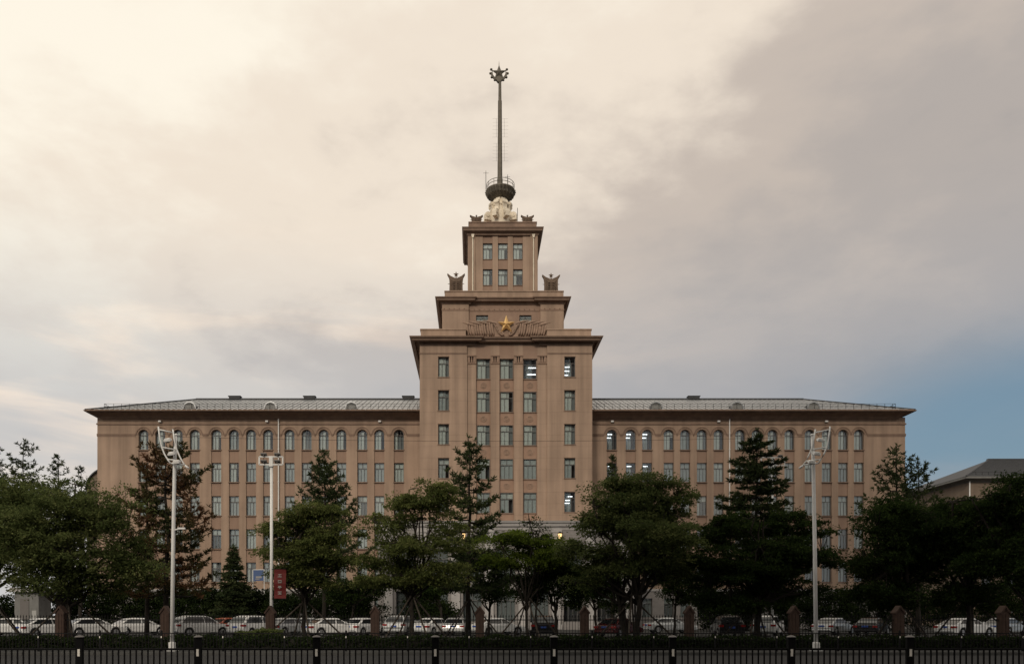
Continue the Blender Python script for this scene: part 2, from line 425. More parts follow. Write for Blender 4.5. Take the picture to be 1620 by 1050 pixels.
# ---- wings
LX0, RX1 = PX(154, DW), PX(1432, DW)
TX0, TX1 = PX(664, DT), PX(937, DT)
WB = 118.0
ZE = PZ(648, 96.25)                    # top of the eaves
z_arch = PZ(679.5, DW); 
ROWS = [(731.5, 762), (784, 815), (836.5, 867.5), (889, 920)]
bays_l = [227, 253.5, 281, 308, 342, 370, 397, 424, 458, 485, 512, 540, 573, 600, 631]
bays_r = [968, 998, 1024, 1058, 1084, 1110.5, 1137, 1171, 1197, 1222.5, 1249, 1281, 1308, 1334, 1359]
BW = 1.22
z_wall_top = PZ(660, DW)
z_bay0 = PZ(922, DW)
z_plinth = PZ(934, DW)
for side, bays, xa, xb in (('l', bays_l, LX0, TX0 + .3), ('r', bays_r, TX1 - .3, RX1)):
    mb = MB(); holes = []
    for p in bays:
        c = PX(p, DW); holes.append((c - BW / 2, c + BW / 2, z_bay0, z_arch))
    openwall(mb, xa, xb, z_plinth, z_wall_top, DW, .42, holes)
    r = BW / 2; zs = z_arch - r
    for p in bays:                      # corners above the arch
        c = PX(p, DW); n = 10
        for s in (-1, 1):
            arc = [(c + s * r * math.cos(math.pi / 2 * i / n), zs + r * math.sin(math.pi / 2 * i / n)) for i in range(n + 1)]
            for i in range(n):
                (x0, q0), (x1, q1) = arc[i], arc[i + 1]
                e = c + s * r
                mb.add([(x0, DW + .001, q0), (x1, DW + .001, q1), (e, DW + .001, q1), (e, DW + .001, q0)], [(0, 1, 2, 3)])
                mb.add([(x0, DW, q0), (x1, DW, q1), (x1, DW + .42, q1), (x0, DW + .42, q0)], [(0, 1, 2, 3)])
            mb.add([(c, DW + .001, z_arch), (c + s * r, DW + .001, z_arch), (c + s * r, DW + .001, z_arch - .001)], [(0, 1, 2)])
    B(mb, 'wing_wall', 'stucco')
    # end and back walls
    e = MB()
    if side == 'l': e.box(LX0, LX0 + .5, DW + .002, WB, 0, z_wall_top)
    else: e.box(RX1 - .5, RX1, DW + .002, WB, 0, z_wall_top)
    B(e, 'end_wall', 'stucco')
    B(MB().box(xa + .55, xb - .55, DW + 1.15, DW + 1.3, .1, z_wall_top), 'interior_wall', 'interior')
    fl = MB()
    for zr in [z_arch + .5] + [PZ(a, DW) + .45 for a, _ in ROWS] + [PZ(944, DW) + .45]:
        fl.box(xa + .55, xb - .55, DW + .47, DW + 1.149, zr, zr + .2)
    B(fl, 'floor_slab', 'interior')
    # granite base with its own windows
    pb = MB(); holes = []
    for p in bays:
        c = PX(p, DW); holes.append((c - .6, c + .6, PZ(976, DW), PZ(946, DW)))
    openwall(pb, xa - (.12 if side == 'l' else 0), xb + (.12 if side == 'r' else 0), 0, z_plinth + .002, DW - .12, .5, holes)
    B(pb, 'plinth', 'granite')
    B(MB().box(xa - .2, xb + .2, DW - .22, DW + .06, z_plinth - .05, z_plinth + .22), 'plinth_course', 'granite_light')
    # recessed spandrels, sills, arch mouldings, windows
    for ib, p in enumerate(bays):
        c = PX(p, DW)
        zz = [PZ(711, DW)] + [PZ(b, DW) for _, b in ROWS]
        tops = [PZ(a, DW) for a, _ in ROWS]
        for k in range(4):
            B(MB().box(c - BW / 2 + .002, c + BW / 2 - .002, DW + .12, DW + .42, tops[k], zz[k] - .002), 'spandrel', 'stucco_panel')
        for k in range(5):
            B(MB().box(c - BW / 2 - .08, c + BW / 2 + .08, DW - .07, DW + .30, zz[k] - .10, zz[k]), 'sill', 'trim')
        # archivolt
        am = MB(); n = 14
        for (ri, ro, pr) in ((r + .02, r + .13, .05), (r + .24, r + .36, .07)):
            for i in range(n):
                a, b_ = math.pi * i / n, math.pi * (i + 1) / n
                q = [(c + rr * math.cos(t), zs + rr * math.sin(t)) for rr, t in ((ri, a), (ro, a), (ro, b_), (ri, b_))]
                am.prism(list(reversed(q)), DW - pr, DW + .01)
        B(am, 'arch_moulding', 'trim')
        lit = side == 'r' and ib < 3
        st = [['two'], ['two'], ['two', 'blind'], ['two_g'], ['left']][random.choice((0, 0, 1, 2, 3, 4))]
        window(W_ARCH, c, DW + .28, PZ(711, DW), [] if lit else st, [(-.15, 1.98), (-.3, 1.55)] if lit else None)
        for k in range(4):
            st = random.choice((['full'], ['full'], ['full2'], ['full'], ['full'], ['two'], ['two_g'], ['left', 'blind'])) if k < 2 else random.choice((['full2'], ['two_g'], ['left'], ['blind'], ['two'], ['sides'], ['full'], []))
            l2 = lit and k == 0
            window(W_WING, c, DW + .28, zz[k + 1], [] if l2 else st, [(-.1, 2.0)] if l2 else None)
        window(W_WING, c, DW + .28, PZ(976, DW) + .001, random.choice(([], ['blind'], ['full'])))
    # string courses and frieze mouldings between the arches
    xs = [xa + .02] + [v for p in bays for v in (PX(p, DW) - r - .37, PX(p, DW) + r + .37)] + [xb]
    for i in range(0, len(xs), 2):
        if xs[i + 1] - xs[i] > .05:
            x0 = xs[i] - (.07 if i == 0 and side == 'l' else 0); x1 = xs[i + 1] + (.07 if i == len(xs) - 2 and side == 'r' else 0)
            B(MB().prismx([(DW + .02, zs - .22), (DW - .045, zs - .22), (DW - .045, zs - .06), (DW - .075, zs - .06), (DW - .075, zs + .12), (DW + .02, zs + .12)], x0, x1), 'string_course', 'trim')
    zf = PZ(670.5, DW)
    B(MB().box(xa - (.1 if side == 'l' else 0), xb + (.1 if side == 'r' else 0), DW - .1, DW + .03, zf - .09, zf + .09), 'frieze_moulding', 'trim')
    # little floodlights on the frieze
    for p in ((254, 423, 601) if side == 'l' else (968, 1136, 1306)):
        x = PX(p, DW); z = PZ(667, DW)
        B(MB().box(x - .16, x + .16, DW - .38, DW - .12, z - .1, z + .08), 'frieze_lamp', 'white_metal')
    # rain pipe
    x = PX(441 if side == 'l' else 1153.7, DW)
    pm = MB().tube([(x, DW - .13, 0.3), (x, DW - .13, PZ(668, DW)), (x, DW - .2, PZ(662, DW))], .075, 8)
    for z in (6, 10, 14, 18, 22): pm.box(x - .1, x + .1, DW - .22, DW, z, z + .06)
    B(pm, 'rain_pipe', 'white_metal')

foot = rectp(LX0 + .85, RX1 - 1.25, DW, WB)
z0 = z_wall_top - .25
B(MB().sweep(foot, [(-.1, z0 - .15), (.12, z0 - .15), (.14, z0), (.34, z0 + .05), (.40, z0 + .16), (.62, z0 + .30), (1.0, z0 + .44), (1.38, z0 + .52), (1.40, z0 + .80), (1.55, z0 + .84), (1.70, ZE - .12), (1.75, ZE)]), 'eaves', 'trim')
# hip roof
x0, x1, y0, y1 = LX0 - .75, RX1 + .35, DW - 1.6, WB + 1.6
yc = (y0 + y1) / 2; ZR = PZ(632, yc); ra, rb = PX(312, yc), PX(1269, yc)
RV = [(x0, y0, ZE + .02), (x1, y0, ZE + .02), (x1, y1, ZE + .02), (x0, y1, ZE + .02), (ra, yc, ZR), (rb, yc, ZR)]
roof = B(MB().add(RV, [(0, 1, 5, 4), (2, 3, 4, 5), (1, 2, 5), (3, 0, 4), (3, 2, 1, 0)]), 'roof', 'roof_metal')
def roofz(x, y):
    s = (ZR - ZE - .02) / (yc - y0)
    return min(ZE + .02 + s * (y - y0), ZE + .02 + (ZR - ZE) * max(0, (x - x0)) / (ra - x0), ZE + .02 + (ZR - ZE) * max(0, (x1 - x)) / (x1 - rb))
sm = MB(); x = x0 + .5
while x < x1 - .3:                     # standing seams of the front slope
    t = 1.0
    if x < ra: t = (x - x0) / (ra - x0)
    if x > rb: t = (x1 - x) / (x1 - rb)
    ye = y0 + (yc - y0) * t; ze = ZE + .02 + (ZR - ZE - .02) * t
    a = .03
    sm.add([(x - a, y0, ZE + .01), (x + a, y0, ZE + .01), (x + a, y0, ZE + .09), (x - a, y0, ZE + .09),
            (x - a, ye, ze - .01), (x + a, ye, ze - .01), (x + a, ye, ze + .07), (x - a, ye, ze + .07)],
           [(0, 1, 2, 3), (3, 2, 6, 7), (0, 3, 7, 4), (1, 5, 6, 2), (4, 7, 6, 5)])
    x += .62
B(sm, 'roof_seams', 'roof_metal', kind='stuff')
cap_ = MB().box(ra - .1, rb + .1, yc - .25, yc + .25, ZR - .1, ZR + .14)
for (ex, ey), (rx, ry) in (((x0, y0), (ra, yc)), ((x1, y0), (rb, yc))):
    cap_.tube([(ex, ey, ZE + .06), (rx, ry, ZR + .05)], .12, 6)
B(cap_, 'ridge_cap', 'roof_dark')
for p in (372, 490, 646, 1097):
    x = PX(p, yc); B(MB().box(x - .75, x + .75, yc - .35, yc + .35, ZR + .02, ZR + .36).box(x - .85, x + .85, yc - .45, yc + .45, ZR + .361, ZR + .44), 'roof_vent', 'roof_dark')
# half-round dormers
for p in (300, 428, 556, 1038, 1166, 1287):
    yd = y0 + 1.0; x = PX(p, yd); zb = roofz(x, yd) - .05; rr = .74
    dm = MB(); n = 14
    arc = [(x + rr * math.cos(math.pi * i / n), zb + .12 + rr * 1.05 * math.sin(math.pi * i / n)) for i in range(n + 1)]
    pol = [(x + rr, zb - .1)] + arc + [(x - rr, zb - .1)]
    dm.prism(pol[::-1], yd, yd + 3.0)
    d = B(dm, 'dormer', 'roof_dark')
    lv = MB()
    for i in range(5):
        hw = (rr - .1) * math.sqrt(max(0.05, 1 - (i / 5.2) ** 2)); lv.box(x - hw, x + hw, yd - .06, yd + .02, zb + .08 + i * .14, zb + .15 + i * .14)
    B(lv, 'louvre', 'frame', d)
    rm = MB()
    for i in range(n):
        a, b_ = math.pi * i / n, math.pi * (i + 1) / n
        q = [(x + k * math.cos(t), zb + .12 + k * 1.05 * math.sin(t)) for k, t in ((rr - .08, a), (rr + .06, a), (rr + .06, b_), (rr - .08, b_))]
        rm.prism(q[::-1], yd - .1, yd + .05)
    B(rm, 'dormer_rim', 'roof_metal', d)
# snow-guard railing along the eaves
rl = MB(); yr = y0 + .75; xx = x0 + 2.2
while xx < x1 - 2.0:
    rl.box(xx - .018, xx + .018, yr - .018, yr + .018, roofz(xx, yr) - .02, ZE + .98); xx += .95
for z in (.62, .95): rl.box(x0 + 2.0, x1 - 2.0, yr - .014, yr + .014, ZE + z, ZE + z + .03)
for xs_ in (x0 + 2.0, x1 - 2.0):
    yy = yr
    while yy < WB: rl.box(xs_ - .018, xs_ + .018, yy - .018, yy + .018, ZE, ZE + .98); yy += .95
    for z in (.62, .95): rl.box(xs_ - .014, xs_ + .014, yr, WB, ZE + z, ZE + z + .03)
B(rl, 'snow_guard_railing', 'dark_iron')

# ---- tower body
TB = 117.0
TYc = 106.0
cxl, cxr = PX(739, DT), PX(865.5, DT)
z_fr = PZ(557, DT)
tr_rows = [(564, 596), (616.5, 649), (670, 702.5), (724, 756), (777.5, 809.5)]
md_rows = [(567, 599), (619, 651.5), (672, 704), (725.5, 757.5), (778.5, 811)]
z_tb = PZ(826, DT); z_tt = PZ(540, DT)
for xa, xb, p in ((TX0, cxl, 701.7), (cxr, TX1, 901.5)):
    c = PX(p, DT); mb = MB()
    openwall(mb, xa, xb, 0, z_tt, DT, .4, [(c - .65, c + .65, PZ(b, DT), PZ(b, DT) + 2.4) for a, b in tr_rows] )
    inner = xb if xa == TX0 else xa
    mb.add([(inner, DT, 0), (inner, DT + .5, 0), (inner, DT + .5, z_tt), (inner, DT, z_tt)], [(0, 1, 2, 3)])
    B(mb, 'tower_wall', 'stucco_tower')
    for i, (a, b) in enumerate(tr_rows):
        lit = xa != TX0 and i in (0, 4)
        window(W_SIDE, c, DT + .26, PZ(b, DT), [] if lit else (random.choice((['two'], ['two'], ['two_g'])) if i < 3 else (['two_g', 'blind'] if not lit else ['full'])),
               [(-.25, 1.32), (-.3, .85), (-.4, .35)] if lit and i == 0 else ([(.1, 1.9), (-.2, 1.45), (-.25, 1.1)] if lit else None))
        z = PZ(b, DT); B(MB().box(c - .73, c + .73, DT - .07, DT + .28, z - .10, z), 'sill', 'trim')
        z += 2.4; B(MB().box(c - .70, c + .70, DT - .035, DT + .02, z, z + .07), 'lintel', 'trim')
side = MB().box(TX0, TX0 + .5, DT + .41, TB, 0, z_tt).box(TX1 - .5, TX1, DT + .41, TB, 0, z_tt).box(TX0 + .5, TX1 - .5, TB - .5, TB, 0, z_tt)
B(side, 'tower_side_wall', 'stucco')
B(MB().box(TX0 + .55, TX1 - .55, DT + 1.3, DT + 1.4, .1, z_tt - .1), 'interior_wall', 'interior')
# recessed centre: three window strips between pilasters
cols_m = [764.7, 801.5, 838.5]
yR = DT + .35
edges = [cxl] + [v for p in cols_m for v in (PX(p, yR) - .86, PX(p, yR) + .86)] + [cxr]
pm = MB()
for i in range(0, 8, 2):
    pm.box(edges[i] + (.002 if i == 0 else 0), edges[i + 1] - (.002 if i == 6 else 0), DT + .2, DT + .75, 0, z_tt)
B(pm, 'pilaster', 'stucco_tower')
for i in range(0, 8, 2):
    xa, xb = edges[i], edges[i + 1]; zc = PZ(575, DT); zt = PZ(561, DT)
    cm = MB().box(xa + .02, xb - .02, DT + .10, DT + .25, zc, zc + .12).box(xa + .03, xb - .03, DT + .06, DT + .25, zt - .14, zt)
    m_ = (xa + xb) / 2; hw = (xb - xa) / 2 - .1
    for k in (-.6, 0, .6):
        cm.prism([(m_ + k * hw - .16, zc + .2), (m_ + k * hw + .16, zc + .2), (m_ + k * hw + .22, zt - .2), (m_ + k * hw - .22, zt - .2)], DT + .12, DT + .25)
    B(cm, 'capital', 'stucco_panel')
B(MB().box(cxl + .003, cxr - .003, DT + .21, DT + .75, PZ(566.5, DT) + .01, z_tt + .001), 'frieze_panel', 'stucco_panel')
for ic, p in enumerate(cols_m):
    c = PX(p, yR); xa, xb = edges[1 + 2 * ic], edges[2 + 2 * ic]
    zprev = None
    for i, (a, b) in enumerate(md_rows):
        zb = PZ(b, yR); lit = ic == 2 and i == 0
        st = ['two'] if i < 3 else ['two_g']
        if i > 2: st = random.choice((['full'], ['two_g', 'blind'], ['full2']))
        window(W_MID, c, DT + .50, zb, [] if lit else st, [(.1, 1.42), (-.05, .62), (.45, .62), (.5, 1.42)] if lit else None)
        B(MB().box(xa + .002, xb - .002, DT + .36, DT + .72, zb - .09, zb - .001), 'sill', 'trim')
        zlow = PZ(md_rows[i + 1][0], yR) if i < 4 else z_tb - .6
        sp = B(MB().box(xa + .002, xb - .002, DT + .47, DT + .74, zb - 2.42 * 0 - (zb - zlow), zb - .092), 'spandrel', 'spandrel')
        zm = (zlow + zb) / 2
        if i < 4:
            ring = MB(); n = 20
            for (ri, ro, pr) in ((.26, .36, .06), (.10, .18, .05)):
                for k in range(n):
                    a0, a1 = 2 * math.pi * k / n, 2 * math.pi * (k + 1) / n
                    q = [(c + rr * math.cos(t), zm + rr * math.sin(t)) for rr, t in ((ri, a0), (ro, a0), (ro, a1), (ri, a1))]
                    ring.prism(q[::-1], DT + .47 - pr, DT + .475)
            for k in range(5):
                t = math.pi / 2 + k * 2 * math.pi / 5
                ring.box(c + .22 * math.cos(t) - .03, c + .22 * math.cos(t) + .03, DT + .43, DT + .474, zm + .22 * math.sin(t) - .03, zm + .22 * math.sin(t) + .03)
            B(ring, 'medallion', 'emblem', sp)
        for xj in (xa + .002, xb - .10):
            B(MB().box(xj, xj + .098, DT + .44, DT + .73, zb, zb + 2.42), 'jamb', 'trim')
ztop_m = PZ(md_rows[0][1], yR) + 2.42

def cornice(foot, z, prof, name='cornice'):
    return B(MB().sweep(foot, [(o, z + h) for o, h in prof]), name, 'trim')
zc = PZ(543.5, DT)
def notch(x0, x1, y0, y1, a, b, d): return [(x0, y0), (a, y0), (a, y0 + d), (b, y0 + d), (b, y0), (x1, y0), (x1, y1), (x0, y1)]
tfoot = notch(TX0, TX1, DT, TB, PX(750, DT), PX(853, DT), .42)
z1 = PZ(530.7, DT - 1.15)
cornice(tfoot, 0, [(-.3, z_tt - .5), (.05, z_tt - .5), (.05, z_tt - .12), (.18, z_tt - .02), (.22, z_tt + .10), (.55, z_tt + .22), (.60, z1 - .52), (.85, z1 - .42), (.92, z1 - .22), (1.08, z1 - .17), (1.15, z1 - .05), (1.15, z1)])
B(MB().box(TX0 - .045, cxl - .04, DT - .045, DT + .02, PZ(560, DT), PZ(558, DT) + .03), 'frieze_moulding', 'trim')
B(MB().box(cxr + .04, TX1 + .045, DT - .045, DT + .02, PZ(560, DT), PZ(558, DT) + .03), 'frieze_moulding', 'trim')
# parapet blocks on the first cornice
for a, b in ((665.5, 737), (865.5, 935.5)):
    xa, xb = PX(a, DT), PX(b, DT); zt = PZ(520.5, DT + .2)
    B(MB().box(xa, xb, DT + .15, DT + 1.2, z1 - .05, zt - .14).box(xa - .08, xb + .08, DT + .07, DT + 1.28, zt - .141, zt), 'parapet', 'stucco')
B(MB().box(TX0 + .1, TX0 + 1.1, DT + 1.3, TB - .3, z1 - .05, zt).box(TX1 - 1.1, TX1 - .1, DT + 1.3, TB - .3, z1 - .05, zt), 'side_parapet', 'stucco')

# ---- second stage
D3 = 98.3
sx0, sx1 = PX(699.5, D3), PX(892, D3)
B3 = 113.5
z3t = PZ(478, D3); zc3 = PZ(468.5, D3 - .85)
ca, cb = PX(741.5, D3), PX(855, D3)
s3 = MB()
slits = [PX(762.7, D3), PX(831.5, D3)]
zsl = PZ(507.5, D3) - .25
openwall(s3, ca, cb, z1 - .4, z3t, D3 + .25, .4, [(c - .75, c + .75, zsl, zsl + 1.05) for c in slits])
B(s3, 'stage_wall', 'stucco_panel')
o3 = MB()
for a, b in ((sx0, ca), (cb, sx1)): o3.box(a, b, D3, D3 + .7, z1 - .4, z3t)
o3.box(sx0, sx0 + .5, D3 + .701, B3, z1 - .4, z3t).box(sx1 - .5, sx1, D3 + .701, B3, z1 - .4, z3t).box(sx0 + .501, sx1 - .501, B3 - .5, B3, z1 - .4, z3t)
B(o3, 'stage_wall', 'stucco')
B(MB().box(ca, cb, D3 + 1.2, D3 + 1.3, z1, z3t), 'interior_wall', 'interior')
for c in slits: window(W_SLIT, c, D3 + .45, zsl, ['full2'])
zd = PZ(489.5, D3)
dn = MB().box(sx0 - .05, ca - .003, D3 - .06, D3 + .02, zd - .12, zd + .06).box(cb + .003, sx1 + .05, D3 - .06, D3 + .02, zd - .12, zd + .06).box(ca + .002, cb - .002, D3 + .18, D3 + .27, zd - .12, zd + .06)
xx = sx0 + .2
while xx < sx1:
    yb = D3 if (xx < ca or xx > cb) else D3 + .24
    dn.box(xx, xx + .1, yb - .16, yb - .05, zd + .062, zd + .13); xx += .62
B(dn, 'dentil_course', 'stucco_panel')
f3 = notch(sx0, sx1, D3, B3, ca + .15, cb - .15, .25)
cornice(f3, 0, [(-.3, z3t - .25), (.08, z3t - .25), (.14, z3t - .05), (.36, z3t + .08), (.40, zc3 - .45), (.62, zc3 - .36), (.66, zc3 - .18), (.78, zc3 - .12), (.84, zc3)])
D3p = D3 + .15
zp3 = PZ(460, D3p)
B(MB().box(PX(703.5, D3p), PX(891.5, D3p), D3p, D3p + .6, zc3 - .05, zp3 - .12).box(PX(703, D3p), PX(892, D3p), D3p - .08, D3p + .7, zp3 - .121, zp3)
  .box(sx0 + .3, sx0 + .8, D3p + .75, B3 - .2, zc3 - .05, zp3).box(sx1 - .8, sx1 - .3, D3p + .75, B3 - .2, zc3 - .05, zp3), 'parapet', 'stucco')
B(MB().box(sx0 + .81, sx1 - .81, D3p + .72, B3 - .2, zc3 - .05, zc3 + .2), 'stage_roof', 'roof_dark')

# ---- third stage
D4 = 101.2; B4 = D4 + 8.9
ux0, ux1 = PX(740, D4), PX(850.7, D4)
z4b = zc3; z4t = PZ(370, D4); zc4 = PZ(358.5, D4 - .7)
cols_t = [771.5, 795.5, 819.2]
r4 = [(385, 410.7), (426, 451.7)]
sides = [(740, 752), (752, 760)]
e4 = [ux0] + [v for p in cols_t for v in (PX(p, D4 + .2) - .62, PX(p, D4 + .2) + .62)] + [ux1]
p4 = MB()
for i in range(0, 8, 2):
    a, b = e4[i], e4[i + 1]
    if i in (0, 6):
        m1 = a + (b - a) * (.5 if i == 0 else .5)
        if i == 0: p4.box(a, m1, D4, D4 + .6, z4b, z4t); p4.box(m1 + .001, b, D4 + .12, D4 + .6, z4b, z4t)
        else: p4.box(a, m1 - .001, D4 + .12, D4 + .6, z4b, z4t); p4.box(m1, b, D4, D4 + .6, z4b, z4t)
    else: p4.box(a, b, D4 + .10, D4 + .6, z4b, z4t)
p4.box(ux0, ux0 + .4, D4 + .601, B4, z4b, z4t).box(ux1 - .4, ux1, D4 + .601, B4, z4b, z4t).box(ux0 + .401, ux1 - .401, B4 - .4, B4, z4b, z4t)
B(p4, 'stage_wall', 'stucco')
B(MB().box(ux0 + .45, ux1 - .45, D4 + 1.2, D4 + 1.3, z4b, z4t), 'interior_wall', 'interior')
for ic, p in enumerate(cols_t):
    c = PX(p, D4 + .2); xa, xb = e4[1 + 2 * ic] + .002, e4[2 + 2 * ic] - .002
    zz = [PZ(b, D4 + .3) for a, b in r4]
    for z_, z__ in ((zz[0] + 2.05, z4t), (zz[1] + 2.05, zz[0]), (z4b, zz[1])):
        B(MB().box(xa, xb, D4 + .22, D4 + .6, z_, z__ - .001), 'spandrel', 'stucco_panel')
    for i in range(2):
        window(W_TOP, c, D4 + .38, zz[i], ['two', 'blind'] if i == 0 else (['two'] if ic < 2 else ['left', 'blind']))
        B(MB().box(xa, xb, D4 + .14, D4 + .38, zz[i] - .07, zz[i] - .002), 'sill', 'trim')
for p in (748, 844):
    x = PX(p, D4); zt = PZ(371, D4)
    B(MB().tube([(x, D4 - .1, zp3 + .1), (x, D4 - .1, zt - .5)], .07, 8).prism([(x - .08, zt - .5), (x + .08, zt - .5), (x + .2, zt - .05), (x - .2, zt - .05)], D4 - .25, D4 - .02), 'rain_pipe', 'cream')
f4 = rectp(ux0, ux1, D4, B4)
cornice(f4, 0, [(-.3, z4t - .2), (.10, z4t - .2), (.14, z4t), (.34, z4t + .10), (.38, zc4 - .5), (.56, zc4 - .42), (.60, zc4 - .2), (.68, zc4 - .12), (.72, zc4)])
zp4 = PZ(351.8, D4 + .3)
B(MB().sweep(offset(f4, -.15), [(0, zc4 - .05), (0, zp4 - .15), (.07, zp4 - .15), (.07, zp4)]), 'parapet', 'trim')
for p in (751.5, 785, 809, 842):
    x = PX(p, D3p + 1.2); B(MB().box(x - .22, x + .22, D3p + .75, D3p + 1.1, zp3 - .05, zp3 + .28).box(x - .05, x + .05, D3p + .85, D3p + 1.0, zc3 + .19, zp3 - .051), 'floodlight', 'dark_iron')
for p in (712, 888):
    x = PX(p, DT + 1.6); B(MB().box(x - .2, x + .2, DT + 1.5, DT + 1.8, zt * 0 + z1 + .2, z1 + 1.1), 'floodlight', 'dark_iron')

# ---- emblems
def star_pts(cx, cz, ro, ri, rot=0):
    return [(cx + (ro if k % 2 == 0 else ri) * math.sin(math.pi * k / 5 + rot), cz + (ro if k % 2 == 0 else ri) * math.cos(math.pi * k / 5 + rot)) for k in range(10)]
def star_mesh(mb, cx, cz, ro, ri, yb, yf):     # faceted five-pointed star, ridge towards -y
    pts = star_pts(cx, cz, ro, ri); n = 10
    vs = [(x, yb, z) for x, z in pts] + [(cx, yf, cz), (cx, yb + (yb - yf), cz)]
    mb.add(vs, [(i, (i + 1) % n, n) for i in range(n)] + [((i + 1) % n, i, n + 1) for i in range(n)])
# relief of folded banners and wheat with the gold star
cxs = PX(801, DT + .4); YB = DT + .75; zb = z1 - .35
def rx(p): return cxs + (p - 801) / 13.2
def rz(p): return PZ(p, DT + .5)
back = MB()
outl = [(735, 531), (867, 531), (866, 520), (860, 512), (846, 509), (829, 508), (814, 514), (811, 500), (801, 496), (791, 500), (788, 514), (773, 508), (756, 509), (742, 512), (736, 520)]
back.prism([(rx(a), rz(b)) for a, b in outl], YB, YB + .35)
rel = B(back, 'star_relief', 'emblem')
fo = [(742, 15, 512), (751, 16, 510), (762, 18, 509), (774, 20, 508)]
for s in (-1, 1):
    for k, (p, hgt, yt) in enumerate(fo):
        d = 801 - p
        for j in range(3):                 # hanging folds, gathered in at the foot
            q = d + 3 - j * 3.6
            pts = [(rx(801 + s * (q - u * u * 3)), YB - .10 - .04 * (j % 2), rz(yt + 1 + j * .5 + (529.5 - yt - j) * u)) for u in np.linspace(0, 1, 6)]
            B(MB().tube(pts, [.10, .15, .16, .16, .14, .09], 6), 'banner_fold', 'emblem', rel, smooth=True)
        tip = [(rx(801 + s * (d - 12)), YB - .18, rz(yt + 3)), (rx(801 + s * (d + 1)), YB - .2, rz(yt)), (rx(801 + s * (d + 12)), YB - .1, rz(yt - 3.2 + k * .4))]
        B(MB().tube(tip, [.10, .14, .02], 6), 'banner_tip', 'emblem', rel)
    pts = [(rx(801 + s * (2 + 14 * math.sin(a))), YB - .14, rz(514 + 16 * math.cos(a))) for a in np.linspace(.15, 1.5, 9)]
    B(MB().tube(pts, .11, 6), 'wreath', 'emblem', rel, smooth=True)
    for k in range(4):
        a = .3 + k * .33
        B(MB().tube([(rx(801 + s * 16 * math.sin(a)), YB - .2, rz(514 + 18 * math.cos(a) - 2)), (rx(801 + s * (20 * math.sin(a) + 2)), YB - .22, rz(514 + 12 * math.cos(a) - 6))], [.12, .03], 5), 'wheat_ear', 'emblem', rel)
stm = MB(); star_mesh(stm, rx(801), rz(513.5), 1.13, .43, YB - .25, YB - .62)
B(stm, 'gold_star', 'gold', rel)

def crest(cx, y, z, wd, ht, small=False):
    """wheat-sheaf crest: flaring shield with horned corners and a star between them"""
    g = MB(); h = ht * .70; k = wd / 2
    half = [(1.0, 0), (.97, .30), (.98, .55), (1.05, .71), (1.30, .86), (1.24, .89), (.78, .765), (.34, .70), (.12, .665)]
    pol = [(a * k, b * ht) for a, b in half] + [(0, .70 * ht)] + [(-a * k, b * ht) for a, b in half[::-1]]
    g.prism([(cx + a, z + b) for a, b in pol], y, y + .45)
    o = B(g, 'crest', 'crest_stone')
    o2 = MB()
    for s in (-1, 1):
        for i in range(6):
            zz = h * (.08 + .12 * i)
            o2.tube([(cx + s * k * .06, y - .02, z + zz), (cx + s * k * .38, y - .08, z + zz - h * .02), (cx + s * k * .78, y - .02, z + zz + h * .17)], [.05, .07, .03], 5)
        o2.tube([(cx + s * k * .1, y - .02, z + h * .05), (cx + s * k * .1, y - .04, z + h * .75)], [.06, .05], 5)
        o2.tube([(cx + s * k * .80, y + .1, z + h * .56), (cx + s * k * 1.22, y + .1, z + h * .56)], [.06, .02], 5)
    B(o2, 'wheat_relief', 'crest_stone', o)
    st = MB(); star_mesh(st, cx, z + ht * .87, ht * .15, ht * .06, y + .2, y + .08); st.tube([(cx, y + .2, z + h * .8), (cx, y + .2, z + ht * .80)], .07, 6)
    B(st, 'crest_star', 'crest_stone', o)
for p, yb_, yt_, wpx in ((721.5, 459.5, 427, 21.5), (872, 460, 429.5, 22)):
    d = D3p + .2; crest(PX(p, d), d, zp3 - .02, wpx * d / FPX, (yb_ - yt_) * d / FPX)
for p, wpx in ((753.7, 16), (834.5, 16)):
    d = D4 + .5; crest(PX(p, d), d, zp4 - .02, wpx * d / FPX, 15 * d / FPX, True)

# ---- spire
DS = D4 + 4.4
sxx = PX(791.8, DS)
def sz(y): return PZ(y, DS)
m_ = FPX / DS
B(MB().lathe([(17 / m_, zp4 - .3), (17 / m_, sz(341)), (14.5 / m_, sz(339)), (13.5 / m_, sz(331)), (15 / m_, sz(329.5)), (15 / m_, sz(327.5)), (12 / m_, sz(326)), (10 / m_, sz(320)), (8.6 / m_, sz(315.5)), (9.2 / m_, sz(312))], 16, (sxx, DS, 0)), 'spire_pedestal', 'cream')
for k in range(8):                       # scroll buttresses round the pedestal
    prof_ = [(10, 353), (27.5, 353), (27.5, 346), (26.5, 342.5), (23.5, 340.5), (19.5, 340.5), (17.2, 338), (16.4, 334), (17.4, 330.5), (19.2, 328.5), (19, 325.5), (17, 323.6), (14, 324), (12.5, 321), (10.5, 317), (7, 316)]
    g_ = MB().prism([(r_ / m_, sz(y_) - zp4) for r_, y_ in prof_], -.27, .27)
    g_.tube([(23.5 / m_, -.36, sz(346) - zp4), (23.5 / m_, .36, sz(346) - zp4)], .24, 8).tube([(16.8 / m_, -.34, sz(326.5) - zp4), (16.8 / m_, .34, sz(326.5) - zp4)], .18, 8)
    g_.build('pedestal_scroll', 'cream', bld, (sxx - OX, DS - OY, zp4), (0, 0, math.pi / 8 + k * math.pi / 4))
B(MB().lathe([(8.8 / m_, sz(317.5)), (15 / m_, sz(315)), (20 / m_, sz(311)), (22 / m_, sz(306)), (22.5 / m_, sz(303.5)), (22.5 / m_, sz(302)), (20.5 / m_, sz(301.5)), (5 / m_, sz(301))], 24, (sxx, DS, 0)), 'spire_bowl', 'bronze')
bw = MB()
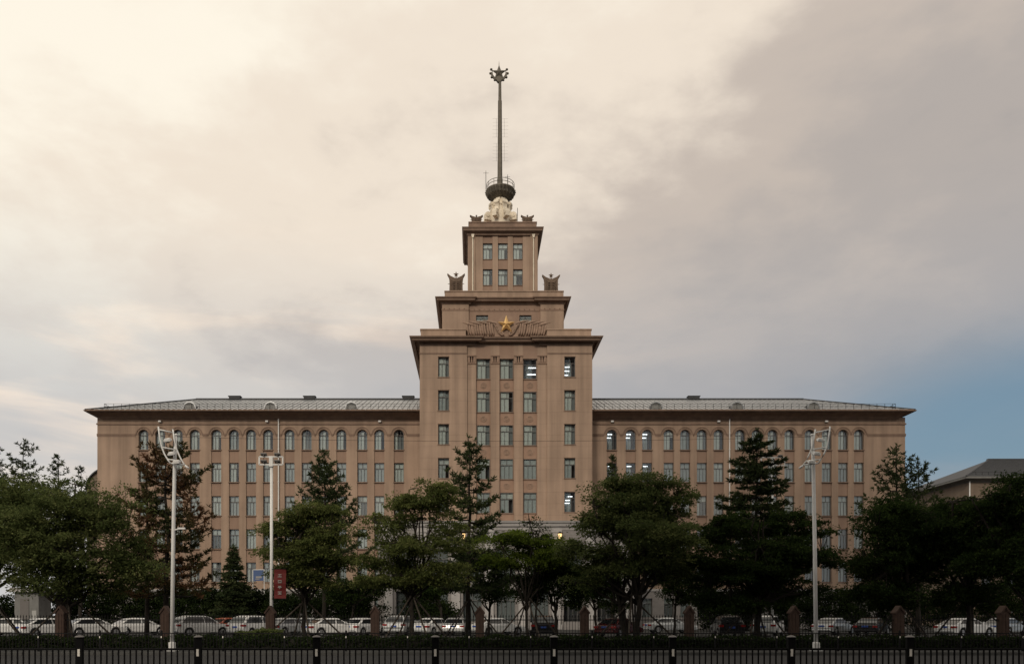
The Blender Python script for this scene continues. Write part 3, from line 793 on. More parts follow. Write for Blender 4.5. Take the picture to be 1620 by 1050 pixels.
for k in range(24):
    a = 2 * math.pi * k / 24
    bw.tube([(sxx + 9.5 / m_ * math.cos(a), DS + 9.5 / m_ * math.sin(a), sz(317.2)), (sxx + 20.4 / m_ * math.cos(a), DS + 20.4 / m_ * math.sin(a), sz(311)), (sxx + 23 / m_ * math.cos(a), DS + 23 / m_ * math.sin(a), sz(304))], [.06, .10, .16], 5)
B(bw, 'bowl_petal', 'bronze')
rg = MB()
ringp = [(sxx + 21.8 / m_ * math.cos(2 * math.pi * k / 24), DS + 21.8 / m_ * math.sin(2 * math.pi * k / 24)) for k in range(25)]
for zz in (sz(292.5), sz(297)): rg.tube([(x, y, zz) for x, y in ringp], .035, 5, False)
for x, y in ringp[:24:2]: rg.tube([(x, y, sz(302)), (x, y, sz(292.5))], .03, 5)
B(rg, 'bowl_railing', 'bronze')
sx2 = PX(790, DS)
B(MB().lathe([(4.7 / m_, sz(303)), (4.7 / m_, sz(284)), (4.1 / m_, sz(283)), (3.7 / m_, sz(225)), (3.3 / m_, sz(161)), (2.7 / m_, sz(159)), (2.3 / m_, sz(127))], 8, (sxx - .08, DS, 0), math.pi / 8), 'spire_mast', 'bronze')
an = MB()
for z0_, z1_ in ((188, 217), (227, 255)):
    for k in range(6):
        zz = sz(z0_ + (z1_ - z0_) * k / 5)
        an.tube([(sxx - 1.05, DS, zz), (sxx - .2, DS, zz)], .007, 4); an.tube([(sxx + .05, DS, zz), (sxx + 1.0, DS, zz)], .007, 4)
    an.tube([(sxx - .55, DS, sz(z0_)), (sxx - .55, DS, sz(z1_))], .012, 4); an.tube([(sxx + .5, DS, sz(z0_)), (sxx + .5, DS, sz(z1_))], .012, 4)
B(an, 'mast_dipole', 'dark_iron')
for p, yt_, yb_ in ((768.7, 272, 300), (803, 278, 294), (818.7, 329, 350)):
    x = PX(p, DS); am = MB().tube([(x, DS, sz(yb_)), (x, DS, sz(yt_))], .035, 5)
    if p < 810: am.tube([(x - .35, DS, sz(yt_ + 2)), (x + .35, DS, sz(yt_ + 2))], .02, 4).tube([(x, DS - .3, sz(yt_)), (x, DS + .3, sz(yt_))], .02, 4)
    B(am, 'aerial', 'dark_iron')
zst = sz(115.5); xst = PX(789.5, DS)
tp = MB(); star_mesh(tp, xst, zst, 1.06, .43, DS, DS - .30); tp.tube([(xst, DS, zst + .9), (xst, DS, sz(97))], [.05, .012], 5)
top = B(tp, 'spire_star', 'bronze')
gr = MB(); n = 22
for k in range(n):
    a0 = math.pi * .98 + (math.pi * 1.04) * k / n; a1 = math.pi * .98 + (math.pi * 1.04) * (k + 1) / n
    zc_ = zst - .02
    q = [(xst + rr * math.cos(t), zc_ + rr * math.sin(t) * .92) for rr, t in ((.84, a0), (1.10, a0), (1.10, a1), (.84, a1))]
    gr.prism(q[::-1], DS - .1, DS + .1)
for k in range(9):
    a = math.pi * .86 + math.pi * 1.28 * k / 8
    if k == 4: continue
    x, z = xst + 1.14 * math.cos(a), zst - .02 + 1.08 * math.sin(a); gr.lathe([(.06, -.13), (.16, -.07), (.17, .05), (.08, .13)], 8, (x, DS, z))
for s in (-1, 1): gr.tube([(xst + s * .85, DS, zst + .2), (xst + s * 1.08, DS, zst + .55)], .09, 5)
gr.prism([(xst - .16, zst - 1.3), (xst + .16, zst - 1.3), (xst + .42, zst - .95), (xst + .36, zst - .62), (xst, zst - .5), (xst - .36, zst - .62), (xst - .42, zst - .95)], DS - .2, DS + .2)
B(gr, 'gear_ring', 'bronze', top)

# ---- granite entrance porch
DP = 91.0
px0, px1 = PX(598, DP), PX(1003, DP)
zpt = PZ(824, DP)
openings = []; xs = np.linspace(px0 + 1.2, px1 - 1.2, 8)
pm = MB(); hl = []
for i in range(7):
    a, b = xs[i] + .85, xs[i + 1] - .85
    hl.append((a, b, .9, 4.4)); hl.append((a, b, 5.4, 9.2))
openwall(pm, px0, px1, 0, zpt - 1.0, DP, .6, hl)
pm.box(px0, px0 + .5, DP + .001, DT - .01, 0, zpt - 1.0).box(px1 - .5, px1, DP + .001, DT - .01, 0, zpt - 1.0)
B(pm, 'porch_wall', 'granite')
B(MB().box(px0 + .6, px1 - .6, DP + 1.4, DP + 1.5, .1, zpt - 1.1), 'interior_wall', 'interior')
for x in xs:
    B(MB().box(x - .5, x + .5, DP - .28, DP + .02, .6, zpt - 1.3).box(x - .62, x + .62, DP - .4, DP + .02, .05, .6).box(x - .6, x + .6, DP - .36, DP + .02, zpt - 1.3, zpt - 1.001), 'porch_pilaster', 'granite_light')
pw, ph = None, None
WP = {}
for (a, b, c, d) in hl:
    key = (round(b - a, 2), round(d - c, 2))
    if key not in WP: WP[key] = win_meshes('porch', b - a - .01, d - c - .01, False, 4)
    window(WP[key], (a + b) / 2, DP + .35, c + .005, random.choice(([], [], ['blind'])))
pf = rectp(px0, px1, DP, DT - .05)
B(MB().sweep(pf, [(-.2, zpt - 1.0), (.05, zpt - 1.0), (.08, zpt - .7), (.3, zpt - .6), (.34, zpt - .28), (.48, zpt - .22), (.55, zpt)]), 'porch_cornice', 'granite_light')
for p in (733, 886):
    d = DP - .75; x = PX(p, d); z = PZ(848, d)
    lb = B(MB().box(x - .05, x + .05, d + .1, DP + .02, z + .5, z + .58).lathe([(.1, z - .42), (.26, z - .32), (.26, z - .28)], 6, (x, d, 0)).lathe([(.28, z + .32), (.3, z + .36), (.06, z + .55)], 6, (x, d, 0)), 'porch_lantern', 'dark_iron')
    B(MB().lathe([(.16, z - .28), (.22, z + .32)], 6, (x, d, 0)), 'lantern_glow', 'lamp_warm', lb)

# ------------------------------------------------------------------ neighbouring buildings
def far_house(px_corner, d, xr, z_e, ridge, label):
    x = PX(px_corner, d); h = empty('neighbouring_building', (x + 15, d, 0), label, 'building')
    def H(mb, name, m, p=None):
        mb.v = [(a - x - 15, b - d, c) for a, b, c in mb.v]; return mb.build(name, m, p or h)
    mb = MB(); holes = []
    for r_ in range(4):
        for i in range(9): holes.append((x + 3 + i * 3.6, x + 4.5 + i * 3.6, 1.6 + r_ * 3.9, 3.9 + r_ * 3.9))
    openwall(mb, x + 1.2, xr, 0, z_e - .5, d + 1.2, .4, holes)
    mb.box(x + 1.2, x + 1.6, d + 1.201, d + 24, 0, z_e - .5)
    H(mb, 'wall', 'stucco_far')
    H(MB().box(x + 1.7, xr, d + 2.2, d + 2.3, 0, z_e - .6), 'interior_wall', 'interior')
    for a, b, c, e in holes:
        f = H(MB().box(a, b, d + 1.45, d + 1.5, c, c + .07).box(a, b, d + 1.45, d + 1.5, e - .07, e).box((a + b) / 2 - .03, (a + b) / 2 + .03, d + 1.45, d + 1.5, c + .07, e - .07), 'window', 'frame_dark')
        H(MB().add([(a, d + 1.48, c), (b, d + 1.48, c), (b, d + 1.48, e), (a, d + 1.48, e)], [(0, 1, 2, 3)]), 'glass', 'glass', f)
    H(MB().sweep(rectp(x, xr, d, d + 25.2), [(-1.3, z_e - .8), (-1.0, z_e - .55), (-.1, z_e - .3), (0, z_e - .28), (0, z_e)]), 'eaves', 'concrete')
    yc_ = d + 12.6; rx_ = PX(ridge[0], yc_); rz_ = PZ(ridge[1], yc_)
    v = [(x - .05, d - .05, z_e + .01), (xr, d - .05, z_e + .01), (xr, yc_, rz_), (rx_, yc_, rz_), (x - .05, d + 25.2, z_e + .01), (xr, d + 25.2, z_e + .01)]
    rf = H(MB().add(v, [(0, 1, 2, 3), (4, 0, 3), (5, 4, 3, 2)]), 'roof', 'roof_dark')
    rb_ = MB().tube([(v[0][0], v[0][1], v[0][2] + .05), (rx_, yc_, rz_ + .05)], .14, 5).box(rx_ - .2, xr, yc_ - .3, yc_ + .3, rz_ - .1, rz_ + .2)
    n = 26
    for i in range(1, n):
        t = i / n; zz = z_e + (rz_ - z_e) * t; yy = d + (yc_ - d) * t
        rb_.box(x + (rx_ - x) * t, xr, yy - .03, yy + .03, zz - .02, zz + .07)
    rb2 = H(rb_, 'roof_ribs', 'roof_dark', rf)
    gd = MB(); 
    for i in range(40):
        xx_ = x + 2 + i * (xr - x - 2) / 40; gd.box(xx_ - .02, xx_ + .02, d + .9, d + .94, z_e, z_e + .8)
    gd.box(x + 1.5, xr, d + .9, d + .94, z_e + .78, z_e + .82)
    H(gd, 'snow_guard_railing', 'dark_iron')
    H(MB().tube([(x + 1.15, d + 1.05, .2), (x + 1.15, d + 1.05, z_e - .6)], .09, 6), 'rain_pipe', 'white_metal')
    dz_ = z_e + 1.6; xd = x + 13.2; g = MB(); n = 10
    g.prism([(xd + 1 * math.cos(math.pi * i / n), dz_ - .3 + 1.1 * math.sin(math.pi * i / n)) for i in range(n + 1)][::-1], d + 3.4, d + 7)
    H(g, 'dormer', 'roof_dark')
d_ = 120.0
far_house(1529, d_, PX(1529, d_) + 40, PZ(753, d_), (1564, 727.5), 'tan building with dark hipped roof beyond the dark trees')
# round-backed hall seen past the end of the left wing
d_ = 128.0; x = PX(172, d_); hall = empty('vaulted_hall', (x, d_, 0), 'small hall with curved roof peeping past end wall of tan building', 'building')
rr = 36 * d_ / FPX; zt = PZ(739, d_); n = 20
pol = [(rr * math.cos(math.pi * i / n), zt - rr + rr * math.sin(math.pi * i / n)) for i in range(n + 1)]
MB().prism([(rr - .2, 0)] + [(a * .97, b - .1) for a, b in pol] + [(-rr + .2, 0)], 0, 18).build('gable_wall', 'stucco_far', hall)
g = MB()
for i in range(n):
    (a, b), (c, e) = pol[i], pol[i + 1]
    g.add([(a, -.4, b), (c, -.4, e), (c, 18.4, e), (a, 18.4, b), (a * .97, -.4, b - .2), (c * .97, -.4, e - .2)], [(0, 1, 2, 3), (0, 4, 5, 1)])
g.build('curved_roof', 'roof_dark', hall)

# unseen block added behind the camera to shade street and right wing
mat('brick_far', (.16, .10, .08), .9, nscale=1, namt=.15, stain=.1)
def opposite_block(x0, x1, y0, y1, h, label):
    o = empty('shade_block', ((x0 + x1) / 2, y1, 0), label, 'building')
    hx = (x1 - x0) / 2
    MB().box(-hx, hx, y0 - y1, 0, 0, h).build('wall', 'brick_far', o)
    MB().box(-hx - .3, hx + .3, y0 - y1 - .3, .3, h, h + .5).build('cornice', 'concrete', o)
    st = MB(); wn = MB(); z = 1.2
    while z < h - 2:
        st.box(-hx - .05, hx + .05, .001, .12, z + 2.3, z + 2.55)
        x = -hx + 1.5
        while x < hx - 2: wn.box(x, x + 1.5, .001, .06, z, z + 1.7); x += 3.4
        z += 3.1
    st.build('floor_bands', 'concrete', o, kind='stuff'); wn.build('windows', 'car_glass', o, kind='stuff')
opposite_block(-22, 40, -42, -20, 82, 'tall unseen brick block added across the street to shade the right wing')

# ------------------------------------------------------------------ trees
def quads(name, m, P, A, Bv, tint, parent):
    """diamond leaves: centres P, half-length vectors A, half-width vectors B"""
    n = len(P); v = np.empty((n, 4, 3), np.float32)
    v[:, 0] = P - A; v[:, 1] = P - Bv + A * .1; v[:, 2] = P + A; v[:, 3] = P + Bv + A * .1
    me = bpy.data.meshes.new(name); me.vertices.add(n * 4); me.vertices.foreach_set('co', v.ravel())
    me.loops.add(n * 4); me.loops.foreach_set('vertex_index', np.arange(n * 4, dtype=np.int32))
    me.polygons.add(n); me.polygons.foreach_set('loop_start', np.arange(0, n * 4, 4, dtype=np.int32))
    at = me.attributes.new('tint', 'FLOAT', 'FACE'); at.data.foreach_set('value', np.clip(tint, 0, 1).astype(np.float32))
    me.materials.append(M[m]); me.update(calc_edges=True)
    return link(name, me, parent)
def unit(v): return v / (np.linalg.norm(v, axis=-1, keepdims=True) + 1e-9)
def curve(p0, p1, sag, n=5, wob=.1):
    p0, p1 = np.array(p0, float), np.array(p1, float); L_ = np.linalg.norm(p1 - p0)
    out = []
    for t in np.linspace(0, 1, n):
        q = p0 + (p1 - p0) * t; q[2] += sag * L_ * math.sin(math.pi * t)
        if 0 < t < 1: q += RNG.normal(0, wob * L_ * .12, 3)
        out.append(q)
    return out
def decid(name, label, x, y, trunk_h, lobes, nspray, nleaf, leaf=.088, m='leaf_green', flat=.22, trunk_r=.16, spray=.75, bark='bark', stems=1, bare=0.0, droop=.12, group=None, lean=0, shell=.6):
    """lobes: (dx,dy,z,rx,ry,rz) ellipsoids that together make the crown"""
    root = empty(name, (x, y, 0.0), label, 'tree', group)
    tb = MB(); big = np.array(lobes, float); lob = []
    for l in big:
        for _ in range(9):
            u = unit(RNG.normal(size=3)) * RNG.uniform(.35, .92); k = RNG.uniform(.34, .58)
            lob.append((*(l[:3] + u * l[3:]), l[3] * k, l[4] * k, max(l[5] * k, .28)))
    lob = np.array(lob)
    vol = lob[:, 3] * lob[:, 4] * lob[:, 5]
    cnt = RNG.multinomial(nspray, vol / vol.sum())
    P = []; LI = []
    for i, (l, c) in enumerate(zip(lob, cnt)):
        u = unit(RNG.normal(size=(c, 3))); rr = RNG.uniform(shell ** 3, 1, c) ** (1 / 3) * RNG.uniform(.84, 1.14, c)
        k = RNG.random(c) < .22; rr[k] = RNG.random(k.sum()) ** (1 / 3) * .8
        P.append(l[:3] + u * rr[:, None] * l[3:]); LI += [i] * c
    P = np.concatenate(P); LI = np.array(LI)
    zmin = (lob[:, 2] - lob[:, 5]).min()
    P[:, 2] = np.maximum(P[:, 2], zmin + .1)
    # trunk(s) and limbs
    bases = [(RNG.uniform(-.5, .5) * (stems > 1), RNG.uniform(-.4, .4) * (stems > 1)) for _ in range(stems)]
    tops = []
    for bx_, by_ in bases:
        tx = bx_ * 2.2 + lean + RNG.uniform(-.15, .15); ty = by_ * 2 + RNG.uniform(-.15, .15)
        pts = curve((bx_, by_, -.1), (tx, ty, trunk_h), 0, 6, .10)
        tb.tube(pts, [trunk_r * 1.45, trunk_r * 1.05, trunk_r * .95, trunk_r * .85, trunk_r * .8, trunk_r * .7], 8); tops.append(pts)
    limbs = []
    for i, l in enumerate(big):
        for _ in range(3):
            st = tops[RNG.integers(len(tops))]; p0 = st[-1] if RNG.random() < .6 else st[-2]
            e = l[:3] + unit(RNG.normal(size=3)) * l[3:] * .55; e[2] = max(e[2], trunk_h * .9)
            c = curve(p0, e, .05, 6, .35); limbs.append((i, c)); tb.tube(c, np.linspace(trunk_r * .55, .035, 6), 6)
    limpts = np.array([p for _, c in limbs for p in c[1:]])
    for j in RNG.choice(len(P), int(len(P) * .7), replace=False):      # twigs run from the limbs to the sprays
        q = limpts[np.argmin(((limpts - P[j]) ** 2).sum(1) + RNG.random(len(limpts)) * .6)]
        tb.tube(curve(q, P[j], .04, 4, .35), [.035, .025, .017, .008], 4, False)
    tb.build('trunk', bark, root, smooth=True)
    nleaf = int(nleaf * 1.9)
    keep = RNG.random(len(P)) >= bare; P, LI = P[keep], LI[keep]
    n = len(P); C0 = lob[LI, :3]
    out = P - C0; out[:, 2] = 0; out = unit(out + RNG.normal(0, .25, (n, 3)) * [1, 1, 0])
    rs = spray * RNG.uniform(.45, 1.35, n)
    idx = np.repeat(np.arange(n), nleaf)
    k = len(idx)
    a = RNG.uniform(0, 2 * math.pi, k); rad = np.sqrt(RNG.random(k))
    perp = np.stack([-out[:, 1], out[:, 0], np.zeros(n)], 1)
    u_ = np.cos(a) * rad; v_ = np.sin(a) * rad * .8
    off = (out[idx] * u_[:, None] + perp[idx] * v_[:, None]) * rs[idx][:, None]
    off[:, 2] += RNG.normal(0, flat, k) * rs[idx] - droop * (rad ** 2) * rs[idx] * 1.5 + .06 * u_ * 0
    Q = P[idx] + off
    A = unit(off * [1, 1, .4] + RNG.normal(0, .35, (k, 3))) ; nn = unit(RNG.normal(0, .55, (k, 3)) + [0, 0, 1])
    Bv = unit(np.cross(A, nn)); s = leaf * RNG.uniform(.6, 1.3, k)
    tint = (RNG.normal(.42, .16, n))[idx] + RNG.normal(0, .16, k)
    quads('crown', m, Q, A * s[:, None], Bv * s[:, None] * .46, tint, root)
    return root
def pine(name, label, x, y, H, zlow, wid, m='needle_green', whorl=.55, nb=6, tuft=11, up=.25, blade=.17, dens=1.0, trunk_r=.17, prof=None, lean=0, plate=False, group=None, brown=None, bark='bark', skip=0.0):
    root = empty(name, (x, y, 0.0), label, 'tree', group)
    tb = MB(); tp_ = curve((0, 0, -.1), (lean, 0, H), 0, 9, .03)
    tb.tube(tp_, np.linspace(trunk_r * 1.25, .025, 9), 8)
    zs_ = np.array([p[2] for p in tp_]); xs_ = np.array([p[0] for p in tp_])
    P = []; D = []; T = []
    z = zlow
    while z < H - .1:
        t = (z - zlow) / (H - zlow)
        ln = wid * (prof(t) if prof else (1 - t) ** .8 * (.75 + .25 * math.sin(min(1, t * 5) * math.pi / 2)))
        k = max(3, int(round(nb * (1 - .35 * t)))); ph = RNG.uniform(0, 6.3)
        for j in range(k):
            if RNG.random() < skip: continue
            a = ph + 2 * math.pi * j / k + RNG.normal(0, .18); l = max(.18, ln * RNG.uniform(.62, 1.12)); zz = z + RNG.uniform(-.3, .3) * whorl
            zz = min(max(zz, zlow * .8), H)
            x0_ = np.interp(zz, zs_, xs_)
            d = np.array([math.cos(a), math.sin(a), 0]); rise = up * (.4 + t)
            pts = [np.array([x0_, 0, zz]) + d * l * s + np.array([0, 0, l * (rise * s - .10 * math.sin(math.pi * s) + (.14 * s ** 3 if not plate else 0))]) for s in np.linspace(0, 1, 5)]
            tb.tube(pts, np.linspace(max(.018, .028 * l), .007, 5), 4, False)
            nt_ = max(2, int(tuft * l * dens)); bt = RNG.normal(0, .2)
            for s in np.linspace(.22, 1, nt_):
                i = min(3, int(s * 4)); f = s * 4 - i; c = pts[i] * (1 - f) + pts[i + 1] * f
                side_ = np.array([-d[1], d[0], 0]) * RNG.normal(0, .20 * l * (1.15 - s * .55))
                dirv = d * .6 + np.array([0, 0, .55 if not plate else .2]) + side_ * .8
                P.append(c + side_ + np.array([0, 0, RNG.normal(0, .05)])); D.append(dirv); T.append(bt)
        z += whorl * RNG.uniform(.8, 1.2) * (1 - .25 * t)
    P.append(np.array([lean, 0, H])); D.append(np.array([0, 0, 1])); T.append(0)
    tb.build('trunk', bark, root, smooth=True)
    P = np.array(P); D = unit(np.array(D)); T = np.array(T); n = len(P); nb_ = 13; idx = np.repeat(np.arange(n), nb_); k = len(idx)
    dv = unit(D[idx] * .55 + RNG.normal(0, .55, (k, 3)) * ([1, 1, .45] if plate else [1, 1, .8]))
    s = blade * RNG.uniform(.6, 1.25, k)
    A = dv * s[:, None]; Bv = unit(np.cross(dv, RNG.normal(size=(k, 3)))) * (s * .21)[:, None]
    tint = .42 + T[idx] + RNG.normal(0, .16, k)
    if brown is not None: tint = brown(P)[idx] + RNG.normal(0, .15, k)
    quads('crown', m, P[idx] + A * .8, A, Bv, tint, root)
    return root
def lob(px_, py_, rpx, rpy, d, x, dy=0.0, ry=None):    # lobe described by its size on the photograph, turned into metres at its own distance
    r_ = rpx * d / FPX
    return (PX(px_, d) - x, dy, PZ(py_, d), r_, ry or r_ * .9, rpy * d / FPX)

# left: two broad crowns
d = 44.0; x = PX(107, d)
decid('street_tree', 'broad dark green tree with thick trunk between leaning wooden props', x, d, 2.7,
      [lob(110, 800, 70, 45, d, x), lob(175, 830, 62, 55, d, x, -.6), lob(60, 850, 70, 60, d, x, -.8), lob(135, 890, 90, 50, d, x, -.5), lob(205, 880, 40, 42, d, x), lob(190, 925, 50, 18, d, x), lob(30, 920, 40, 18, d, x), lob(110, 775, 40, 26, d, x, .5)], 560, 62, m='leaf_green', trunk_r=.23)
d = 47.0; x = PX(-12, d)
decid('street_tree', 'tall green tree cut by the pavement end beside the broad prop-held tree', x, d, 3.0,
      [lob(10, 800, 72, 50, d, x), lob(40, 770, 45, 26, d, x, 1), lob(-20, 870, 90, 70, d, x), lob(55, 860, 50, 45, d, x)], 420, 60, m='leaf_green', trunk_r=.2)
# thin tops behind them
for p, yt, wpx, lb in ((38, 697, 52, 'tall thin dark larch rising behind the broad street trees'), (92, 722, 40, 'shorter thin larch rising behind the broad street trees'), (128, 741, 30, 'low thin larch top beside the end wall of the building'), (-6, 706, 40, 'thin larch top rising above tree at the pavement end')):
    d = 78.0 + RNG.uniform(-3, 6); x = PX(p, d); H = PZ(yt, d)
    pine('larch_tree', lb, x, d, H, H * .45, wpx * d / FPX, nb=5, tuft=6, up=.42, whorl=.75, blade=.20, prof=lambda t: (1 - t) ** .6, skip=.3)
# brown conifer
d = 58.0; x = PX(263, d); H = PZ(700, d)
pine('brown_pine', 'browning pine with rusty red needles behind white lamp mast', x, d, H, PZ(935, d), 92 * d / FPX, m='needle_brown', nb=6, tuft=8, up=.12, whorl=.62, blade=.19, trunk_r=.2,
     prof=lambda t: (.95 if t < .1 else (.80 if t < .62 else .80 * (1 - ((t - .62) / .38) ** 2.2 * .72))) , skip=.34, brown=lambda P: .55 + .45 * np.sin(P[:, 2] * 1.1 + P[:, 0] * 1.3 + 1) * .8 + .12 * np.sin(P[:, 0] * 3.1 + P[:, 1] * 2))
d = 60.0; x = PX(232, d); H = PZ(735, d)
pine('brown_pine', 'slender greener pine leaning close to the browning pine', x, d, H, PZ(930, d), 46 * d / FPX, m='needle_brown', nb=5, tuft=7, up=.2, whorl=.7, blade=.18, skip=.25, brown=lambda P: .25 + .3 * np.sin(P[:, 2] * 1.7 + P[:, 0]))
# small spruce in the yard
d = 80.0; x = PX(369, d); H = PZ(863, d)
pine('spruce_tree', 'small dark spruce in front of ground floor windows', x, d, H, 1.0, 40 * d / FPX, nb=8, tuft=10, up=-.12, whorl=.42, blade=.2, plate=True)
# pine behind street tree
d = 74.0; x = PX(513, d); H = PZ(716, d)
pine('pine_tree', 'dense conical pine rising above layered green tree', x, d, H, PZ(890, d), 72 * d / FPX, nb=8, tuft=7, up=.34, whorl=.85, blade=.22, dens=1.0, skip=.18, prof=lambda t: (1 - t) ** .72)
d = 55.0; x = PX(741, d); H = PZ(692, d)
pine('pine_tree', 'slim pine with open branches against tower window columns', x, d, H, PZ(930, d), 76 * d / FPX, nb=7, tuft=7.5, up=.22, whorl=.7, blade=.19, skip=.3, prof=lambda t: (1 - t) ** .62, m='needle_green')
d = 46.0; x = PX(481, d)
decid('street_tree', 'layered green tree beside red banner on lamp mast', x, d, 2.9,
      [lob(485, 815, 52, 18, d, x), lob(450, 835, 36, 20, d, x), lob(525, 845, 44, 22, d, x), lob(480, 870, 62, 26, d, x, -.4), lob(470, 905, 52, 18, d, x), lob(540, 890, 30, 14, d, x), lob(478, 922, 54, 14, d, x, -.3)], 350, 62, m='leaf_fresh', trunk_r=.13, flat=.15)
d = 45.0; x = PX(653, d)
decid('street_tree', 'airy vase-shaped green tree with dark branching limbs', x, d, 2.6,
      [lob(640, 785, 48, 22, d, x), lob(690, 785, 42, 26, d, x), lob(615, 825, 46, 22, d, x), lob(700, 830, 42, 26, d, x, .5), lob(655, 865, 72, 24, d, x, -.3), lob(610, 895, 50, 18, d, x), lob(690, 900, 52, 20, d, x), lob(645, 918, 70, 13, d, x, .3)], 330, 58, m='leaf_fresh', trunk_r=.15, flat=.17, stems=1)
d = 50.0; x = PX(835, d)
decid('young_tree', 'young yellow-green tree with bare twigs before the porch', x, d, 2.4,
      [lob(800, 850, 42, 10, d, x), lob(850, 862, 46, 18, d, x), lob(820, 885, 46, 18, d, x), lob(880, 880, 30, 22, d, x)], 150, 60, m='leaf_bright', trunk_r=.10, flat=.14)
d = 50.5; x = PX(848, d)
decid('bare_sapling', 'thin sapling with mostly bare upright twigs', x, d, 3.4, [lob(838, 840, 22, 26, d, x), lob(852, 850, 26, 22, d, x)], 70, 10, m='leaf_dark', trunk_r=.06, bare=.6)
d = 52.0; x = PX(880, d)
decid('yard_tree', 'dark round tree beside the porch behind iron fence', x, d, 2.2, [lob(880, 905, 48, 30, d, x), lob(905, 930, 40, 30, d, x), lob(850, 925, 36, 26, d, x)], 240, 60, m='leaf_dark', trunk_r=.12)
for p, d, lb, lbs, n_ in ((772, 60.0, 'dark yard tree whose crown half hides the porch columns behind slim pine', ((770, 895, 40, 28), (790, 925, 34, 24)), 170),
                      (700, 68.0, 'low dark yard tree in front of the porch corner', ((700, 925, 38, 22), (675, 940, 30, 18)), 150),
                      (556, 70.0, 'low dark yard tree before the left wing base', ((556, 925, 44, 24), (585, 935, 26, 18)), 150),
                      (942, 62.0, 'dark yard tree between the porch and the multi-stemmed tree', ((935, 905, 50, 36), (960, 935, 44, 24)), 200),
                      (1066, 64.0, 'dark yard tree before the base of right wing', ((1066, 905, 48, 34), (1090, 935, 40, 24)), 190)):
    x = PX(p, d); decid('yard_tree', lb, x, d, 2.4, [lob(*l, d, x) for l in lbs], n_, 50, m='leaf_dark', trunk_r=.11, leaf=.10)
d = 45.0; x = PX(1000, d)
decid('street_tree', 'large dense multi-stemmed green tree right of the tower', x, d, 2.8,
      [lob(1000, 785, 68, 34, d, x), lob(950, 810, 48, 34, d, x), lob(1055, 800, 52, 30, d, x), lob(1000, 840, 100, 42, d, x, -.5), lob(935, 868, 44, 30, d, x), lob(1075, 858, 38, 26, d, x), lob(985, 890, 88, 26, d, x, -.3), lob(920, 915, 40, 26, d, x, .4), lob(1060, 905, 40, 20, d, x, .4), lob(980, 765, 30, 16, d, x)], 640, 62, m='leaf_green', trunk_r=.16, stems=4, flat=.18)
d = 76.0; x = PX(969, d)
pine('larch_tree', 'slim larch tip poking above the large multi-stemmed tree', x, d, PZ(722, d), PZ(850, d), 26 * d / FPX, nb=5, tuft=6, up=.4, whorl=.7, blade=.2, skip=.2)
# layered pine and spreading tree
d = 57.0; x = PX(1197, d); H = PZ(680, d)
pine('layered_pine', 'tall pine with flat tiered branches before right wing', x, d, H, PZ(905, d), 86 * d / FPX, nb=9, tuft=12, up=.06, whorl=.95, blade=.19, plate=True, prof=lambda t: (1 - t) ** .55, m='needle_green')
d = 47.0; x = PX(1195, d)
decid('street_tree', 'wide spreading dark tree under the tiered pine', x, d, 2.8,
      [lob(1190, 830, 90, 22, d, x), lob(1265, 825, 42, 30, d, x), lob(1130, 850, 50, 24, d, x), lob(1200, 875, 110, 24, d, x, -.4), lob(1280, 885, 42, 16, d, x), lob(1150, 905, 76, 26, d, x), lob(1225, 915, 70, 24, d, x), lob(1180, 945, 90, 20, d, x, .3), lob(1290, 935, 40, 20, d, x, .3)], 700, 62, m='leaf_dark', trunk_r=.2, flat=.13)
# right-hand dark mass
d = 62.0; x = PX(1418, d)
pine('larch_tree', 'sparse dark larch with upswept branches by right end wall', x, d, PZ(712, d), PZ(880, d), 66 * d / FPX, nb=6, tuft=6, up=.45, whorl=.85, blade=.2, skip=.25, prof=lambda t: (1 - t) ** .5)
d = 64.0; x = PX(1452, d)
pine('larch_tree', 'shorter sparse larch rooted beside the sparse dark larch', x, d, PZ(728, d), PZ(880, d), 48 * d / FPX, nb=5, tuft=6, up=.5, whorl=.85, blade=.2, skip=.3, prof=lambda t: (1 - t) ** .5)
d = 48.0; x = PX(1425, d)
decid('street_tree', 'heavy dark tree hiding the right end of the building', x, d, 2.8,
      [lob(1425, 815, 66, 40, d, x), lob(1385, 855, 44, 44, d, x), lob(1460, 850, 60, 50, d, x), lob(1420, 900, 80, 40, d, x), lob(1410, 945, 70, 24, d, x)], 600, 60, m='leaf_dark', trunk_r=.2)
d = 47.0; x = PX(1535, d)
decid('street_tree', 'dark tree below the roof of the neighbouring building', x, d, 2.8,
      [lob(1510, 810, 58, 36, d, x), lob(1560, 830, 60, 46, d, x), lob(1530, 880, 84, 50, d, x), lob(1490, 850, 50, 50, d, x), lob(1530, 945, 80, 24, d, x)], 560, 60, m='leaf_dark', trunk_r=.2)
d = 44.0; x = PX(1625, d)
decid('street_tree', 'dark tree cut by the pavement end near the neighbouring building', x, d, 2.8,
      [lob(1600, 775, 46, 26, d, x), lob(1560, 795, 40, 24, d, x), lob(1630, 820, 66, 50, d, x), lob(1610, 880, 80, 50, d, x)], 400, 60, m='leaf_dark', trunk_r=.2)
